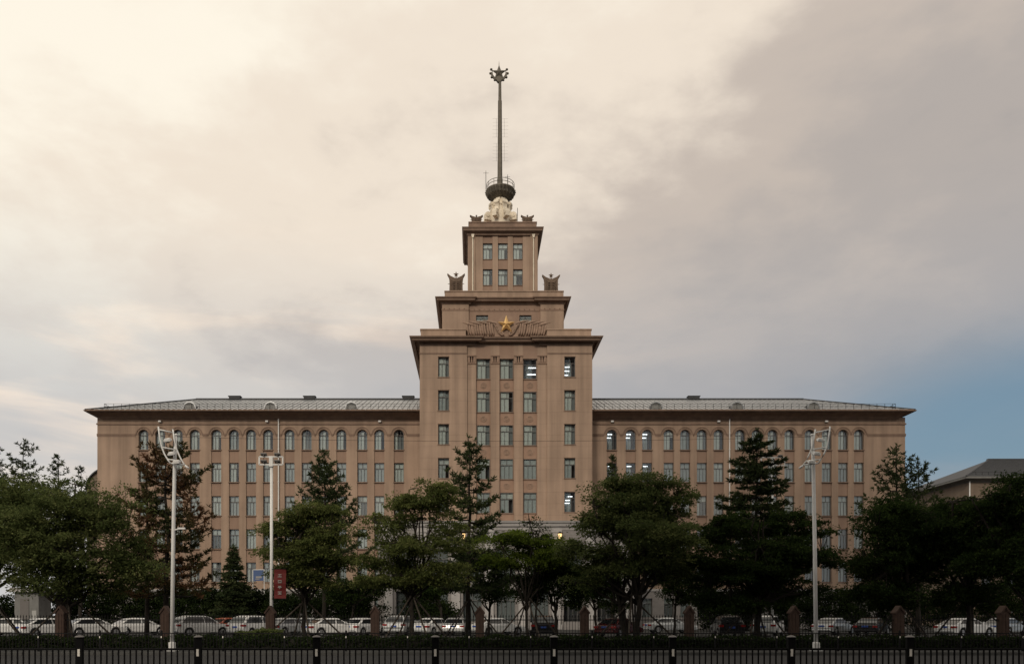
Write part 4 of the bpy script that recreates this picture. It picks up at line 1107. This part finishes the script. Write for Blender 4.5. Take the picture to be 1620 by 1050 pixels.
# shrubs in the yard
def shrub(px_, d, w_, h_, label, m='leaf_shrub', n=110):
    x = PX(px_, d); root = empty('shrub', (x, d, 0), label, 'shrub', 'shrubs in the yard before the building')
    P = np.stack([RNG.normal(0, .42, n) * w_, RNG.normal(0, .35, n) * w_ * .7, np.abs(RNG.beta(2, 1.6, n)) * h_], 1)
    P[:, 2] = np.minimum(P[:, 2], h_ * np.sqrt(np.maximum(.05, 1 - (P[:, 0] / (w_ * 1.15)) ** 2)))
    tb = MB()
    for j in range(0, n, 3): tb.tube([(P[j, 0] * .1, P[j, 1] * .1, -.05), (P[j, 0] * .6, P[j, 1] * .6, P[j, 2] * .6), tuple(P[j])], [.03, .02, .008], 4, False)
    tb.build('stem', 'bark', root)
    idx = np.repeat(np.arange(n), 46); k = len(idx)
    Q = P[idx] + RNG.normal(0, .34, (k, 3)) * [1, 1, .6]; Q[:, 2] = np.maximum(Q[:, 2], .05)
    A = unit(RNG.normal(size=(k, 3))); Bv = unit(np.cross(A, RNG.normal(size=(k, 3)))); s = .13 * RNG.uniform(.6, 1.3, k)
    quads('foliage', m, Q, A * s[:, None], Bv * s[:, None] * .5, RNG.normal(.4, .2, n)[idx] + RNG.normal(0, .12, k), root)
SHL = 'dark leafy shrub massed in front of the building base'
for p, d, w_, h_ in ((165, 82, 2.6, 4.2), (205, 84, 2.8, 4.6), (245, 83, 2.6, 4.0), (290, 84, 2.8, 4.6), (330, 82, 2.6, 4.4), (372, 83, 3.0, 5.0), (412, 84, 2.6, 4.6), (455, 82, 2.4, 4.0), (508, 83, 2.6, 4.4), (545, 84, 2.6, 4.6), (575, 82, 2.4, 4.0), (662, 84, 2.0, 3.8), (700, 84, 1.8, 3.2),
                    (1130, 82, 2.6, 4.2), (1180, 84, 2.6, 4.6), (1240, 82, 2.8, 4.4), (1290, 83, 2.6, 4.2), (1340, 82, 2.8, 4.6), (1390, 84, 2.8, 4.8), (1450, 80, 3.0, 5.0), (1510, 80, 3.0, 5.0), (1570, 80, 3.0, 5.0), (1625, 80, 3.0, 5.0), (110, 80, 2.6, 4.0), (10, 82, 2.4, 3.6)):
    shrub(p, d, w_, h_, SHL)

# pavement hedge behind the low railing
def hedge(name, x0, x1, y0, y1, h, label, n, m='leaf_shrub', s0=.07):
    root = empty(name, ((x0 + x1) / 2, (y0 + y1) / 2, .12), label, 'hedge')
    hx, hy = (x1 - x0) / 2, (y1 - y0) / 2
    MB().box(-hx + .08, hx - .08, -hy + .08, hy - .08, -.02, h - .10).build('twig_core', 'soil', root)
    u = RNG.random(n); fr = u < .5
    P = np.stack([RNG.uniform(-hx, hx, n), np.where(fr, -hy + RNG.normal(0, .05, n), RNG.uniform(-hy, hy, n)), np.where(fr, RNG.uniform(0, h, n), h - .04 + RNG.normal(0, .05, n))], 1)
    P[:, 2] += .05 * np.sin(P[:, 0] * 1.7) + .04 * np.sin(P[:, 0] * 4.1 + 1)
    P[:, 2] = np.maximum(P[:, 2], .0)
    A = unit(RNG.normal(size=(n, 3))); Bv = unit(np.cross(A, RNG.normal(size=(n, 3)))); s = s0 * RNG.uniform(.6, 1.4, n)
    quads('foliage', m, P, A * s[:, None], Bv * s[:, None] * .5, RNG.normal(.4, .22, n), root)
hedge('hedge', -28, 36, 37.6, 38.9, .52, 'long low clipped hedge behind the pavement railing', 26000)
d = 39.6; hedge('flower_bed', PX(376, d), PX(446, d), 39.1, 40.3, .78, 'raised clump of pale green bedding plants beside brown fence pillar', 2600, 'leaf_green', .06)

# ------------------------------------------------------------------ fences
# median barrier close to the camera
DN = 20.1; SPN = 188.0 * DN / FPX
bar_me = None
proto_b = {}
for i in range(-1, 10):
    x = PX(126 + (i) * 187.6, DN)
    o = empty('median_barrier', (x, DN, 0), 'black steel road barrier section with pale reflector on its post', 'barrier', 'road barrier sections')
    if not proto_b:
        p_ = MB().box(-.09, .09, -.05, .05, .03, 1.13).build('post', 'black_metal', o, bevel=.008); proto_b['post'] = p_
        c_ = MB().lathe([(.10, 1.13), (.115, 1.135), (.115, 1.15), (.07, 1.175), (.03, 1.185)], 12).build('post_cap', 'frame_dark', o)
        r_ = MB().box(-.03, .03, -.058, -.05, .66, .84).build('reflector', 'reflector', o)
        f_ = MB().box(-.2, .2, -.16, .16, 0, .05).build('base_plate', 'black_metal', o)
        ra_ = MB().box(.09, SPN - .09, -.02, .02, .81, .85).box(.09, SPN - .09, -.02, .02, .12, .16).build('rail', 'black_metal', o)
        proto_b.update(cap=c_, ref=r_, foot=f_, rail=ra_)
        bar_me = MB().box(-.016, .016, -.014, .014, .161, .809).build('bar', 'black_metal', o, (.24, 0, 0))
        first = True
    else:
        for k in proto_b.values():
            c = k.copy(); COL.objects.link(c); c.parent = o
        first = False
    for j in range(18):
        if first and j == 0: continue
        link('bar', bar_me.data, o, (.24 + j * (SPN - .48) / 17, 0, 0))
    o.rotation_euler.z = random.uniform(-.004, .004)
# low railing along the far pavement
DF = 34.6; SPF = 97.3 * DF / FPX; pb = None
for i in range(-2, 18):
    x = PX(61 + i * 97.3, DF)
    o = empty('pavement_railing', (x, DF, .12), 'low dark pavement railing section with small pale studs', 'railing', 'pavement railing sections')
    if pb is None:
        a = MB().box(-.035, .035, -.035, .035, 0, .84).lathe([(.045, .84), (.05, .87), (.02, .92)], 8).build('post', 'dark_iron', o)
        s_ = MB().box(-.02, .02, -.045, -.035, .58, .66).build('stud', 'reflector', o)
        r_ = MB().box(.035, SPF - .035, -.018, .018, .76, .80).box(.035, SPF - .035, -.018, .018, .10, .14).build('rail', 'dark_iron', o)
        bm_ = MB()
        for j in range(18): xx = .14 + j * (SPF - .28) / 17; bm_.box(xx - .01, xx + .01, -.01, .01, .141, .759)
        b_ = bm_.build('bars', 'dark_iron', o, kind='stuff'); pb = (a, s_, r_, b_)
    else:
        for k in pb: c = k.copy(); COL.objects.link(c); c.parent = o
# campus fence: pentagon-topped pillars with iron panels
DC = 41.2; SPC = 166.2 * DC / FPX; pp = None; fp = None
for i in range(-1, 11):
    x = PX(97 + i * 165.5, DC)
    o = empty('fence_pillar', (x, DC, .12), 'brown stone fence pillar with gabled top', 'pillar', 'pillars of the campus fence')
    if pp is None:
        a = MB().prism([(-.22, .18), (.22, .18), (.22, 1.68), (0, 1.98), (-.22, 1.68)], -.2, .2).build('shaft', 'pillar', o, bevel=.015)
        b = MB().prism([(-.13, .35), (-.03, .35), (-.03, 1.66), (-.13, 1.6)], -.225, -.2).prism([(.03, .35), (.13, .35), (.13, 1.6), (.03, 1.66)], -.225, -.2).build('face_rib', 'pillar', o)
        c = MB().box(-.27, .27, -.25, .25, -.05, .18).build('base', 'pillar', o)
        e = MB().prism([(-.27, 1.64), (-.22, 1.64), (0, 1.94), (.22, 1.64), (.27, 1.64), (.27, 1.70), (0, 2.06), (-.27, 1.70)], -.26, .26).build('cap', 'pillar', o); pp = (a, b, c, e)
    else:
        for k in pp: c = k.copy(); COL.objects.link(c); c.parent = o
    if i == 10: break
    o = empty('iron_fence_panel', (x, DC, .12), 'black iron fence panel with spear bars between brown pillars', 'fence', 'iron panels of the campus fence')
    wd = 165.5 * DC / FPX
    if fp is None:
        r_ = MB().box(.22, wd - .22, -.02, .02, 1.30, 1.345).box(.22, wd - .22, -.02, .02, .22, .265).box(.22, wd - .22, -.3, .3, -.06, .12).build('rail', 'dark_iron', o)
        bm_ = MB(); nb_ = 33
        for j in range(nb_):
            xx = .32 + j * (wd - .64) / (nb_ - 1)
            bm_.box(xx - .011, xx + .011, -.011, .011, .12, 1.46); bm_.lathe([(.018, 1.46), (.028, 1.50), (.004, 1.60)], 4, (xx, 0, 0))
        b_ = bm_.build('bars', 'dark_iron', o, kind='stuff'); fp = (r_, b_)
    else:
        for k in fp: c = k.copy(); COL.objects.link(c); c.parent = o

# ------------------------------------------------------------------ lamp masts
def stadium_lamp(px_, d, flip, label):
    x = PX(px_, d); o = empty('lamp_mast', (x, d, .12), label, 'street lamp')
    zt = PZ(689, d) - .12; za = PZ(735, d) - .12
    o_ = MB().tube([(0, 0, 0), (.06 * flip, 0, za * .6), (.12 * flip, 0, za), (.17 * flip, 0, zt)], [.09, .083, .075, .063], 12).lathe([(.085, zt), (.095, zt + .03), (.05, zt + .08)], 10, (.17 * flip, 0, 0)).build('pole', 'white_metal', o, smooth=True)
    MB().box(-.22, .22, -.22, .22, 0, .04).lathe([(.17, .04), (.16, .35), (.13, .38)], 10).build('base_flange', 'white_metal', o)
    # curved ladder of floodlights, rising outwards away from the mast
    kx = d / FPX
    ra_ = [(-15.5, 678), (-13.5, 694), (-10.5, 709), (-6, 721), (0, 731), (4, 736)]
    rb_ = [(3, 680), (5.5, 697), (9, 711), (14, 723), (19, 732), (22.5, 737)]
    def rail(pts, y): return [Vector((flip * (a_ + 0) * kx, y, PZ(b_, d) - .12)) for a_, b_ in pts]
    A_, B_ = rail(ra_, -.42), rail(rb_, -.12)
    lad = MB().tube(A_, .034, 6).tube(B_, .034, 6)
    def at_(r_, t):
        i = min(len(r_) - 2, int(t * (len(r_) - 1))); return r_[i].lerp(r_[i + 1], t * (len(r_) - 1) - i)
    for t in (.97, .76, .42, .06): lad.tube([at_(A_, t), at_(B_, t)], .03, 6)
    lad.tube([Vector((.13 * flip, 0, za + .1)), at_(A_, .80).lerp(at_(B_, .80), .5)], .05, 6)
    lad.tube([B_[-1], B_[-1] + Vector((flip * .16, 0, -.12))], .05, 6)
    lad.build('ladder_frame', 'white_metal', o, smooth=True)
    for t in (.24, .56, .86):
        c = at_(A_, t).lerp(at_(B_, t), .52)
        h = MB().box(-.15, .15, -.12, .12, -.045, .045).box(-.12, .12, -.09, .09, .046, .09).build('lamp_head', 'white_metal', o, c, (R(20), R(-8 * flip), 0), bevel=.012)
        MB().box(-.13, .13, -.10, .10, -.058, -.046).build('lens', 'frame_dark', h)
    return o
lm = stadium_lamp(272, 34.95, 1, 'white lamp mast with curved ladder of floodlights beside browning pine')
zb = PZ(838, 34.95) - .12
MB().tube([(.08, 0, zb), (.42, -.1, zb + .05)], .03, 6).box(.30, .62, -.16, -.04, zb + .02, zb + .10).build('camera_arm', 'white_metal', lm)
stadium_lamp(1291, 34.95, -1, 'white lamp mast with curved ladder of floodlights beside tiered pine')
def frame_lamp(px_, d, ytop, label):
    x = PX(px_, d); o = empty('floodlight_mast', (x, d, 0), label, 'street lamp')
    zt = PZ(ytop, d); MB().tube([(0, 0, 0), (0, 0, zt - .1)], [.10, .075], 12).build('pole', 'white_metal', o, smooth=True)
    k = d / FPX; hw = 18.5 * k; hh = 6.2 * k
    f = MB(); zc_ = zt + 1.0 * k
    for s in (-1, 1):
        f.box(-hw, hw, -.14, -.07, zc_ + s * hh - .035, zc_ + s * hh + .035); f.box(s * hw - .035, s * hw + .035, -.14, -.07, zc_ - hh, zc_ + hh)
    f.box(-.1, .1, -.15, .05, zc_ - hh - .1, zc_ + hh)
    f.build('crossarm_frame', 'white_metal', o)
    for sx_ in (-1, 1):
        for sz_ in (-.75, 1):
            h = MB().box(-.16, .16, -.1, .14, -.045, .05).box(-.025, .025, -.04, .04, -.13, -.046).build('lamp_head', 'frame_dark', o, (sx_ * hw * .58, -.2, zc_ + hh * sz_ + .11), (R(-25), 0, 0), bevel=.015)
    return o
fl_ = frame_lamp(429.5, 43.5, 730, 'white mast with rectangular floodlight frame and red banner')
x = PX(443, 43.3)
b = empty('red_banner', (x, 43.3, PZ(946, 43.3)), 'tall red banner with white lettering hanging beside lamp mast', 'banner')
hb = 46 * 43.3 / FPX; wb_ = 9.3 * 43.3 / FPX
vs = []; n = 8
for i in range(n + 1):
    for s in (-1, 1): vs.append((s * wb_, .04 * math.sin(i * 1.1) + .02 * s, hb * i / n))
bn = MB().add(vs, [(2 * i, 2 * i + 1, 2 * i + 3, 2 * i + 2) for i in range(n)]); 
ob = bn.build('cloth', 'banner_red', b); so_ = ob.modifiers.new('t', 'SOLIDIFY'); so_.thickness = .01
mk = MB()
for k, (zz, segs) in enumerate(((.78, ((-.09, .09, .06), (-.02, .02, .0), (-.11, .11, -.06))), (.58, ((-.1, .1, .05), (-.1, -.06, 0), (.06, .1, 0), (-.1, .1, -.06))), (.38, ((-.08, .08, .06), (-.1, .1, 0), (-.02, .02, -.06))), (.2, ((-.1, .1, .04), (-.03, .03, -.02), (-.1, .1, -.07))))):
    for a, b_, dz2 in segs: mk.box(a, b_, -.075, -.065, hb * zz + dz2 - .018, hb * zz + dz2 + .018)
mk.build('lettering', 'print_white', b, kind='stuff')
MB().tube([(-13.5 * 43.3 / FPX, .1, hb + .02), (wb_ + .03, .0, hb + .02)], .02, 6).tube([(-13.5 * 43.3 / FPX, .1, -.02), (wb_ + .03, 0, -.02)], .02, 6).build('bracket', 'dark_iron', b)
frame_lamp(1222, 62.0, 731, 'white floodlight mast half hidden behind the tiered pine')
xa, xb = PX(280, 34.95), PX(1284, 34.95); zt = PZ(689, 34.95)
wr = MB().tube([(xa + (xb - xa) * t, 34.95, zt - .05 - .75 * t * (1 - t)) for t in np.linspace(0, 1, 30)], .006, 4, False).build('overhead_wire', 'dark_iron')
tag(wr, 'thin dark wire strung between the two ladder lamp masts', 'wire')
# blue notice board on the building base
d = 89.0; x = PX(409, d); o = empty('notice_board', (x, d, 0), 'blue notice board standing by ground floor windows', 'notice board')
zz = PZ(918, d); hh = 17 * d / FPX; ww = 8.5 * d / FPX
MB().box(-ww, ww, 0, .06, zz, zz + hh).build('panel', 'board_blue', o)
MB().box(-ww - .06, -ww, -.02, .08, 0, zz + hh + .05).box(ww, ww + .06, -.02, .08, 0, zz + hh + .05).box(-ww, ww, -.02, .08, zz + hh + .001, zz + hh + .06).build('frame', 'white_metal', o)
MB().box(-ww * .5, ww * .6, -.012, -.002, zz + hh * .25, zz + hh * .42).box(-ww * .6, ww * .2, -.012, -.002, zz + hh * .12, zz + hh * .2).build('notice_sheet', 'print_white', o)
# wooden props leaning on the street trees
PL = 'thin dark wooden prop leaning against a street tree'
def prop(xt, yt, zt, xb, yb):
    o = empty('tree_prop', (xb, yb, 0), PL, 'tree prop', 'wooden props round the street trees')
    MB().tube([(0, 0, .06), (xt - xb, yt - yb, zt)], [.055, .045], 7).build('pole', 'wood_prop', o)
    MB().tube([((xt - xb) * .955, (yt - yb) * .955, zt * .955 - .0), ((xt - xb) * .975, (yt - yb) * .975, zt * .975)], [.075, .075], 7).build('rope_wrap', 'bark_grey', o)
for p, d in ((107, 44), (-12, 47), (481, 46), (653, 45), (741, 55), (835, 50), (1000, 45), (1195, 47), (1425, 48), (1535, 47)):
    x = PX(p, d); ph = RNG.uniform(0, 6)
    for k in range(4):
        a = ph + k * math.pi / 2 + RNG.normal(0, .1); rr = RNG.uniform(2.0, 2.7)
        if d + rr * math.sin(a) < 42.5: rr = min(rr, abs((42.6 - d) / math.sin(a)))
        prop(x + .12 * math.cos(a), d + .12 * math.sin(a), RNG.uniform(2.3, 2.9), x + rr * math.cos(a), d + rr * math.sin(a))

# ------------------------------------------------------------------ cars
def car_proto(kind):
    """returns dict of part meshes for one body style; x forward, origin at ground centre"""
    if kind == 'sedan': Ln, Wd, belt, roof = 4.6, 1.80, .92, 1.45; low = [(-2.28, .32), (-2.3, .62), (-2.22, .90), (-1.5, .98), (0, .95), (.95, .90), (1.9, .76), (2.22, .62), (2.3, .42), (2.2, .28)]; cab = [(-1.95, .96), (-1.15, 1.38), (-.55, roof), (.15, 1.43), (1.15, .90)]
    elif kind == 'suv': Ln, Wd, belt, roof = 4.6, 1.86, 1.02, 1.70; low = [(-2.25, .36), (-2.3, .70), (-2.26, 1.02), (0, 1.04), (1.0, 1.02), (1.95, .92), (2.22, .76), (2.3, .48), (2.2, .32)]; roof = 1.64; cab = [(-2.2, 1.03), (-1.75, 1.50), (-1.2, roof), (0, 1.62), (.45, 1.52), (1.2, 1.03)]
    else: Ln, Wd, belt, roof = 4.6, 1.78, 1.05, 1.88; low = [(-2.25, .34), (-2.3, .70), (-2.28, 1.05), (0, 1.06), (1.4, 1.04), (2.05, .94), (2.28, .70), (2.3, .45), (2.2, .30)]; cab = [(-2.26, 1.05), (-2.2, 1.75), (-2.0, roof), (.6, roof - .02), (1.05, 1.72), (1.75, 1.05)]
    parts = {}
    hw = Wd / 2
    def me(mb, nm):
        m_ = bpy.data.meshes.new('car_' + nm); m_.from_pydata(mb.v, [], mb.f); return m_
    def hull(pol, w0, w1, z0, z1, steps=1):
        def wdt(z): return w0 + (w1 - w0) * max(0, min(1, (z - z0) / (z1 - z0)))
        n = len(pol)
        vs = [(x, -wdt(z), z) for x, z in pol] + [(x, wdt(z), z) for x, z in pol]
        return MB().add(vs, [tuple(range(n)), tuple(range(2 * n - 1, n - 1, -1))] + [(i, i + n, (i + 1) % n + n, (i + 1) % n) for i in range(n)])
    # body with wheel arches cut as arcs in the lower outline
    pol = []
    wr = .33; axl = (-1.38, 1.40)
    bot = [(-2.2, .30)]
    for ax in axl:
        bot += [(ax + (wr + .06) * math.cos(t), .30 + (wr + .10) * math.sin(t)) for t in np.linspace(math.pi, 0, 9)]
    bot += [(2.18, .30)]
    outline = bot + [p for p in low[::-1] if p[1] > .31]
    parts['body'] = me(hull(outline, hw, hw - .06, .75, 1.1), 'body')
    cabm = hull(cab[::-1], hw - .05, hw - .26, cab[0][1], roof)
    parts['cabin'] = me(cabm, 'cabin')
    # side glass
    zb_, zt_ = cab[0][1] + .06, roof - .11
    def wy(z): return (hw - .05) + (-.21) * (z - cab[0][1]) / (roof - cab[0][1]) + .012
    def xon(z, rear):
        pts = cab if rear else cab[::-1]
        for (xa_, za_), (xb2, zb2) in zip(pts, pts[1:]):
            if za_ <= z <= zb2: return xa_ + (xb2 - xa_) * (z - za_) / (zb2 - za_ + 1e-9)
        return pts[len(pts) // 2][0]
    xr0, xr1, xf0, xf1 = xon(zb_, True) + .22, xon(zt_, True) + .14, xon(zb_, False) - .2, xon(zt_, False) - .1
    mid0, mid1 = -.12, -.12
    for s in (-1, 1):
        for (a0, a1, b0, b1) in ((xr0, xr1, mid0 - .05, mid1 - .05), (mid0 + .05, mid1 + .05, xf0, xf1)):
            q = [(a0, s * wy(zb_), zb_), (b0, s * wy(zb_), zb_), (b1, s * wy(zt_), zt_), (a1, s * wy(zt_), zt_)]
            parts.setdefault('_sw', []).append(me(MB().add(q, [(0, 1, 2, 3) if s < 0 else (3, 2, 1, 0)]), 'side_window%d' % len(parts.get('_sw', []))))
    def screen(rear):
        z0_, z1_ = cab[0][1] + .07, roof - .12
        q = []
        for z in (z0_, z1_):
            xx_ = xon(z, rear) + (-.015 if rear else .02); q.append((xx_, wy(z) - .10))
        (xa_, wa), (xb2, wb2) = q
        v = [(xa_, -wa, z0_), (xa_, wa, z0_), (xb2, wb2, z1_), (xb2, -wb2, z1_)]
        # lift off the hull where the pillar bends
        off = -.03 if rear else .05
        v = [(a + off, b, c + .01) for a, b, c in v]
        return MB().add(v, [(3, 2, 1, 0) if rear else (0, 1, 2, 3)])
    parts['rear_window'] = me(screen(True), 'rear_window'); parts['windscreen'] = me(screen(False), 'windscreen')
    zl = low[2][1] - .14
    tl = MB()
    for s in (-1, 1): tl.box(-2.325, -2.0, s * (hw - .36) if s > 0 else s * (hw + .004), s * (hw + .004) if s > 0 else s * (hw - .36), zl - .07, zl + .07)
    for s in (-1,): pass
    parts['tail_light'] = me(MB().box(-2.315, -2.05, -.17, .17, -.075, .075), 'tail_light'); parts['_tl'] = (zl, hw - .16)
    parts['headlight'] = me(MB().box(2.0, 2.27, -.17, .17, -.06, .06), 'headlight'); parts['_hl'] = (low[-3][1] + .06 if kind != 'sedan' else .66, hw - .19)
    parts['rear_bumper'] = me(MB().box(-2.36, -2.2, -hw + .08, hw - .08, .34, .52), 'rear_bumper'); parts['front_bumper'] = me(MB().box(2.2, 2.35, -hw + .1, hw - .1, .32, .50), 'front_bumper')
    parts['plate'] = me(MB().box(-2.335, -2.29, -.24, .24, .70, .83), 'plate')
    parts['tyre'] = me(MB().lathe([(.22, -.1), (.32, -.105), (.335, -.06), (.335, .06), (.32, .105), (.22, .1)], 18), 'tyre')
    parts['rim'] = me(MB().lathe([(.04, -.106), (.21, -.108), (.23, -.09), (.23, .09), (.21, .108), (.04, .106)], 10), 'rim')
    parts['mirror'] = me(MB().box(-.09, .06, -.08, .10, -.06, .07), 'mirror'); parts['_mr'] = (xf0 - .08, hw + .04, zb_ + .07)
    if kind != 'sedan':
        parts['roof_rack'] = me(MB().tube([(-1.7, -.6, roof + .05), (.1, -.6, roof + .05)], .025, 6).tube([(-1.7, .6, roof + .05), (.1, .6, roof + .05)], .025, 6), 'roof_rack')
    parts['_axl'] = axl; parts['_hw'] = hw
    return parts
CP = {k: car_proto(k) for k in ('sedan', 'suv', 'van')}
def pm_(me_, m): 
    key = me_.name + '|' + m
    if key not in pm_.c:
        c = me_.copy(); c.materials.clear(); c.materials.append(M[m]); pm_.c[key] = c
    return pm_.c[key]
pm_.c = {}
def car(px_, d, kind, paint, ang, label):
    p = CP[kind]; o = empty('parked_car', (PX(px_, d), d, .01), label, 'car', 'cars parked in the yard', R(ang))
    for nm, m in (('body', paint), ('cabin', paint), ('rear_window', 'car_glass'), ('windscreen', 'car_glass'), ('rear_bumper', paint if paint != 'paint_white' else 'paint_silver'), ('front_bumper', paint if paint != 'paint_white' else 'paint_silver'), ('plate', 'plate_blue')) + ((('roof_rack', 'black_metal'),) if 'roof_rack' in p else ()):
        c = link(nm if nm != 'plate' else 'number_plate', pm_(p[nm], m), o)
        if nm in ('body', 'cabin', 'rear_bumper', 'front_bumper'):
            bv = c.modifiers.new('bevel', 'BEVEL'); bv.width = .05 if nm != 'cabin' else .06; bv.segments = 2; bv.limit_method = 'ANGLE'; bv.angle_limit = R(35)
    for g_ in p['_sw']: link('side_window', pm_(g_, 'car_glass'), o)
    for s in (-1, 1):
        z, y = p['_tl']; link('tail_light', pm_(p['tail_light'], 'tail_red'), o, (0, s * y, z))
        z, y = p['_hl']; link('headlight', pm_(p['headlight'], 'head_clear'), o, (0, s * y, z))
        x, y, z = p['_mr']; link('mirror', pm_(p['mirror'], paint), o, (x, s * y, z))
        for ax in p['_axl']:
            w_ = link('wheel', pm_(p['tyre'], 'tyre'), o, (ax, s * (p['_hw'] - .12), .335), (R(90), 0, 0)); link('rim', pm_(p['rim'], 'rim'), w_)
    return o
for a in ((26, 64, 'sedan', 'paint_white', 20, 'white saloon parked at the end of the row by small grey kiosk'),
          (78, 61, 'sedan', 'paint_white', 52, 'white saloon parked behind a fence pillar and the thick trunk'),
          (148, 63, 'sedan', 'paint_white', 46, 'white saloon with low roof parked past the thick trunk'),
          (222, 66, 'sedan', 'paint_white', 40, 'white saloon parked behind the ladder lamp mast and leaning props'),
          (318, 64, 'suv', 'paint_white', 44, 'white crossover with its rear window towards the flower bed'),
          (365, 70, 'sedan', 'paint_orange', 60, 'orange-red car between white crossover and white estate'),
          (405, 63, 'suv', 'paint_white', 62, 'white tall estate parked behind the raised bedding plants'),
          (457, 66, 'sedan', 'paint_silver', 60, 'silver saloon beside the pillar next to red banner'),
          (492, 70, 'sedan', 'paint_silver', 20, 'silver saloon standing beyond the layered tree'),
          (527, 63, 'sedan', 'paint_white', 35, 'white saloon parked behind leaning props'),
          (577, 65, 'sedan', 'paint_white', 62, 'white saloon beside reddish fence pillar'),
          (636, 67, 'suv', 'paint_silver', 78, 'silver crossover seen from behind near vase-shaped tree'),
          (688, 66, 'sedan', 'paint_white', 58, 'white saloon just past the vase-shaped tree'),
          (722, 67, 'sedan', 'paint_silver', 84, 'silver saloon with blue plate behind the slim pine'),
          (788, 66, 'sedan', 'paint_white', 30, 'white saloon before the porch steps'),
          (860, 62, 'suv', 'paint_black', 85, 'black crossover before the porch'),
          (980, 62, 'sedan', 'paint_red', 50, 'dark red saloon under the multi-stemmed tree'),
          (1060, 74, 'sedan', 'paint_silver', 5, 'silver saloon standing side-on near right wing base'),
          (1150, 61, 'suv', 'paint_black', 82, 'black crossover under the wide spreading tree'),
          (1215, 64, 'suv', 'paint_white', 60, 'white crossover beside pillar near right lamp mast'),
          (1320, 68, 'sedan', 'paint_silver', 40, 'silver saloon in deep shade past right lamp mast'),
          (1380, 66, 'sedan', 'paint_black', 50, 'black saloon in deep shade before a pillar'),
          (1528, 62, 'sedan', 'paint_white', 20, 'white saloon in shade under the dark right trees'),
          (1590, 66, 'sedan', 'paint_silver', 35, 'silver saloon at the shaded end of the row')):
    car(*a)
# small grey kiosk at the left
d = 74.0; x = PX(42, d); o = empty('kiosk', (x, d, 0), 'small pale grey kiosk with flat overhanging roof behind parked cars', 'kiosk')
k = d / FPX; zt = PZ(929, d)
MB().box(-19 * k, 19 * k, 0, 2.2, 0, zt - .4).build('wall', 'concrete', o)
MB().box(-26 * k, 26 * k, -.4, 2.6, zt - .399, zt - .2).box(-24 * k, 24 * k, -.3, 2.5, zt - .199, zt).build('roof', 'granite_light', o)
MB().box(-10 * k, 4 * k, -.05, .02, .9, zt - 1.0).build('hatch', 'frame_dark', o)
MB().box(9 * k, 16 * k, -.05, .02, 0, 2.1).build('door', 'frame', o)
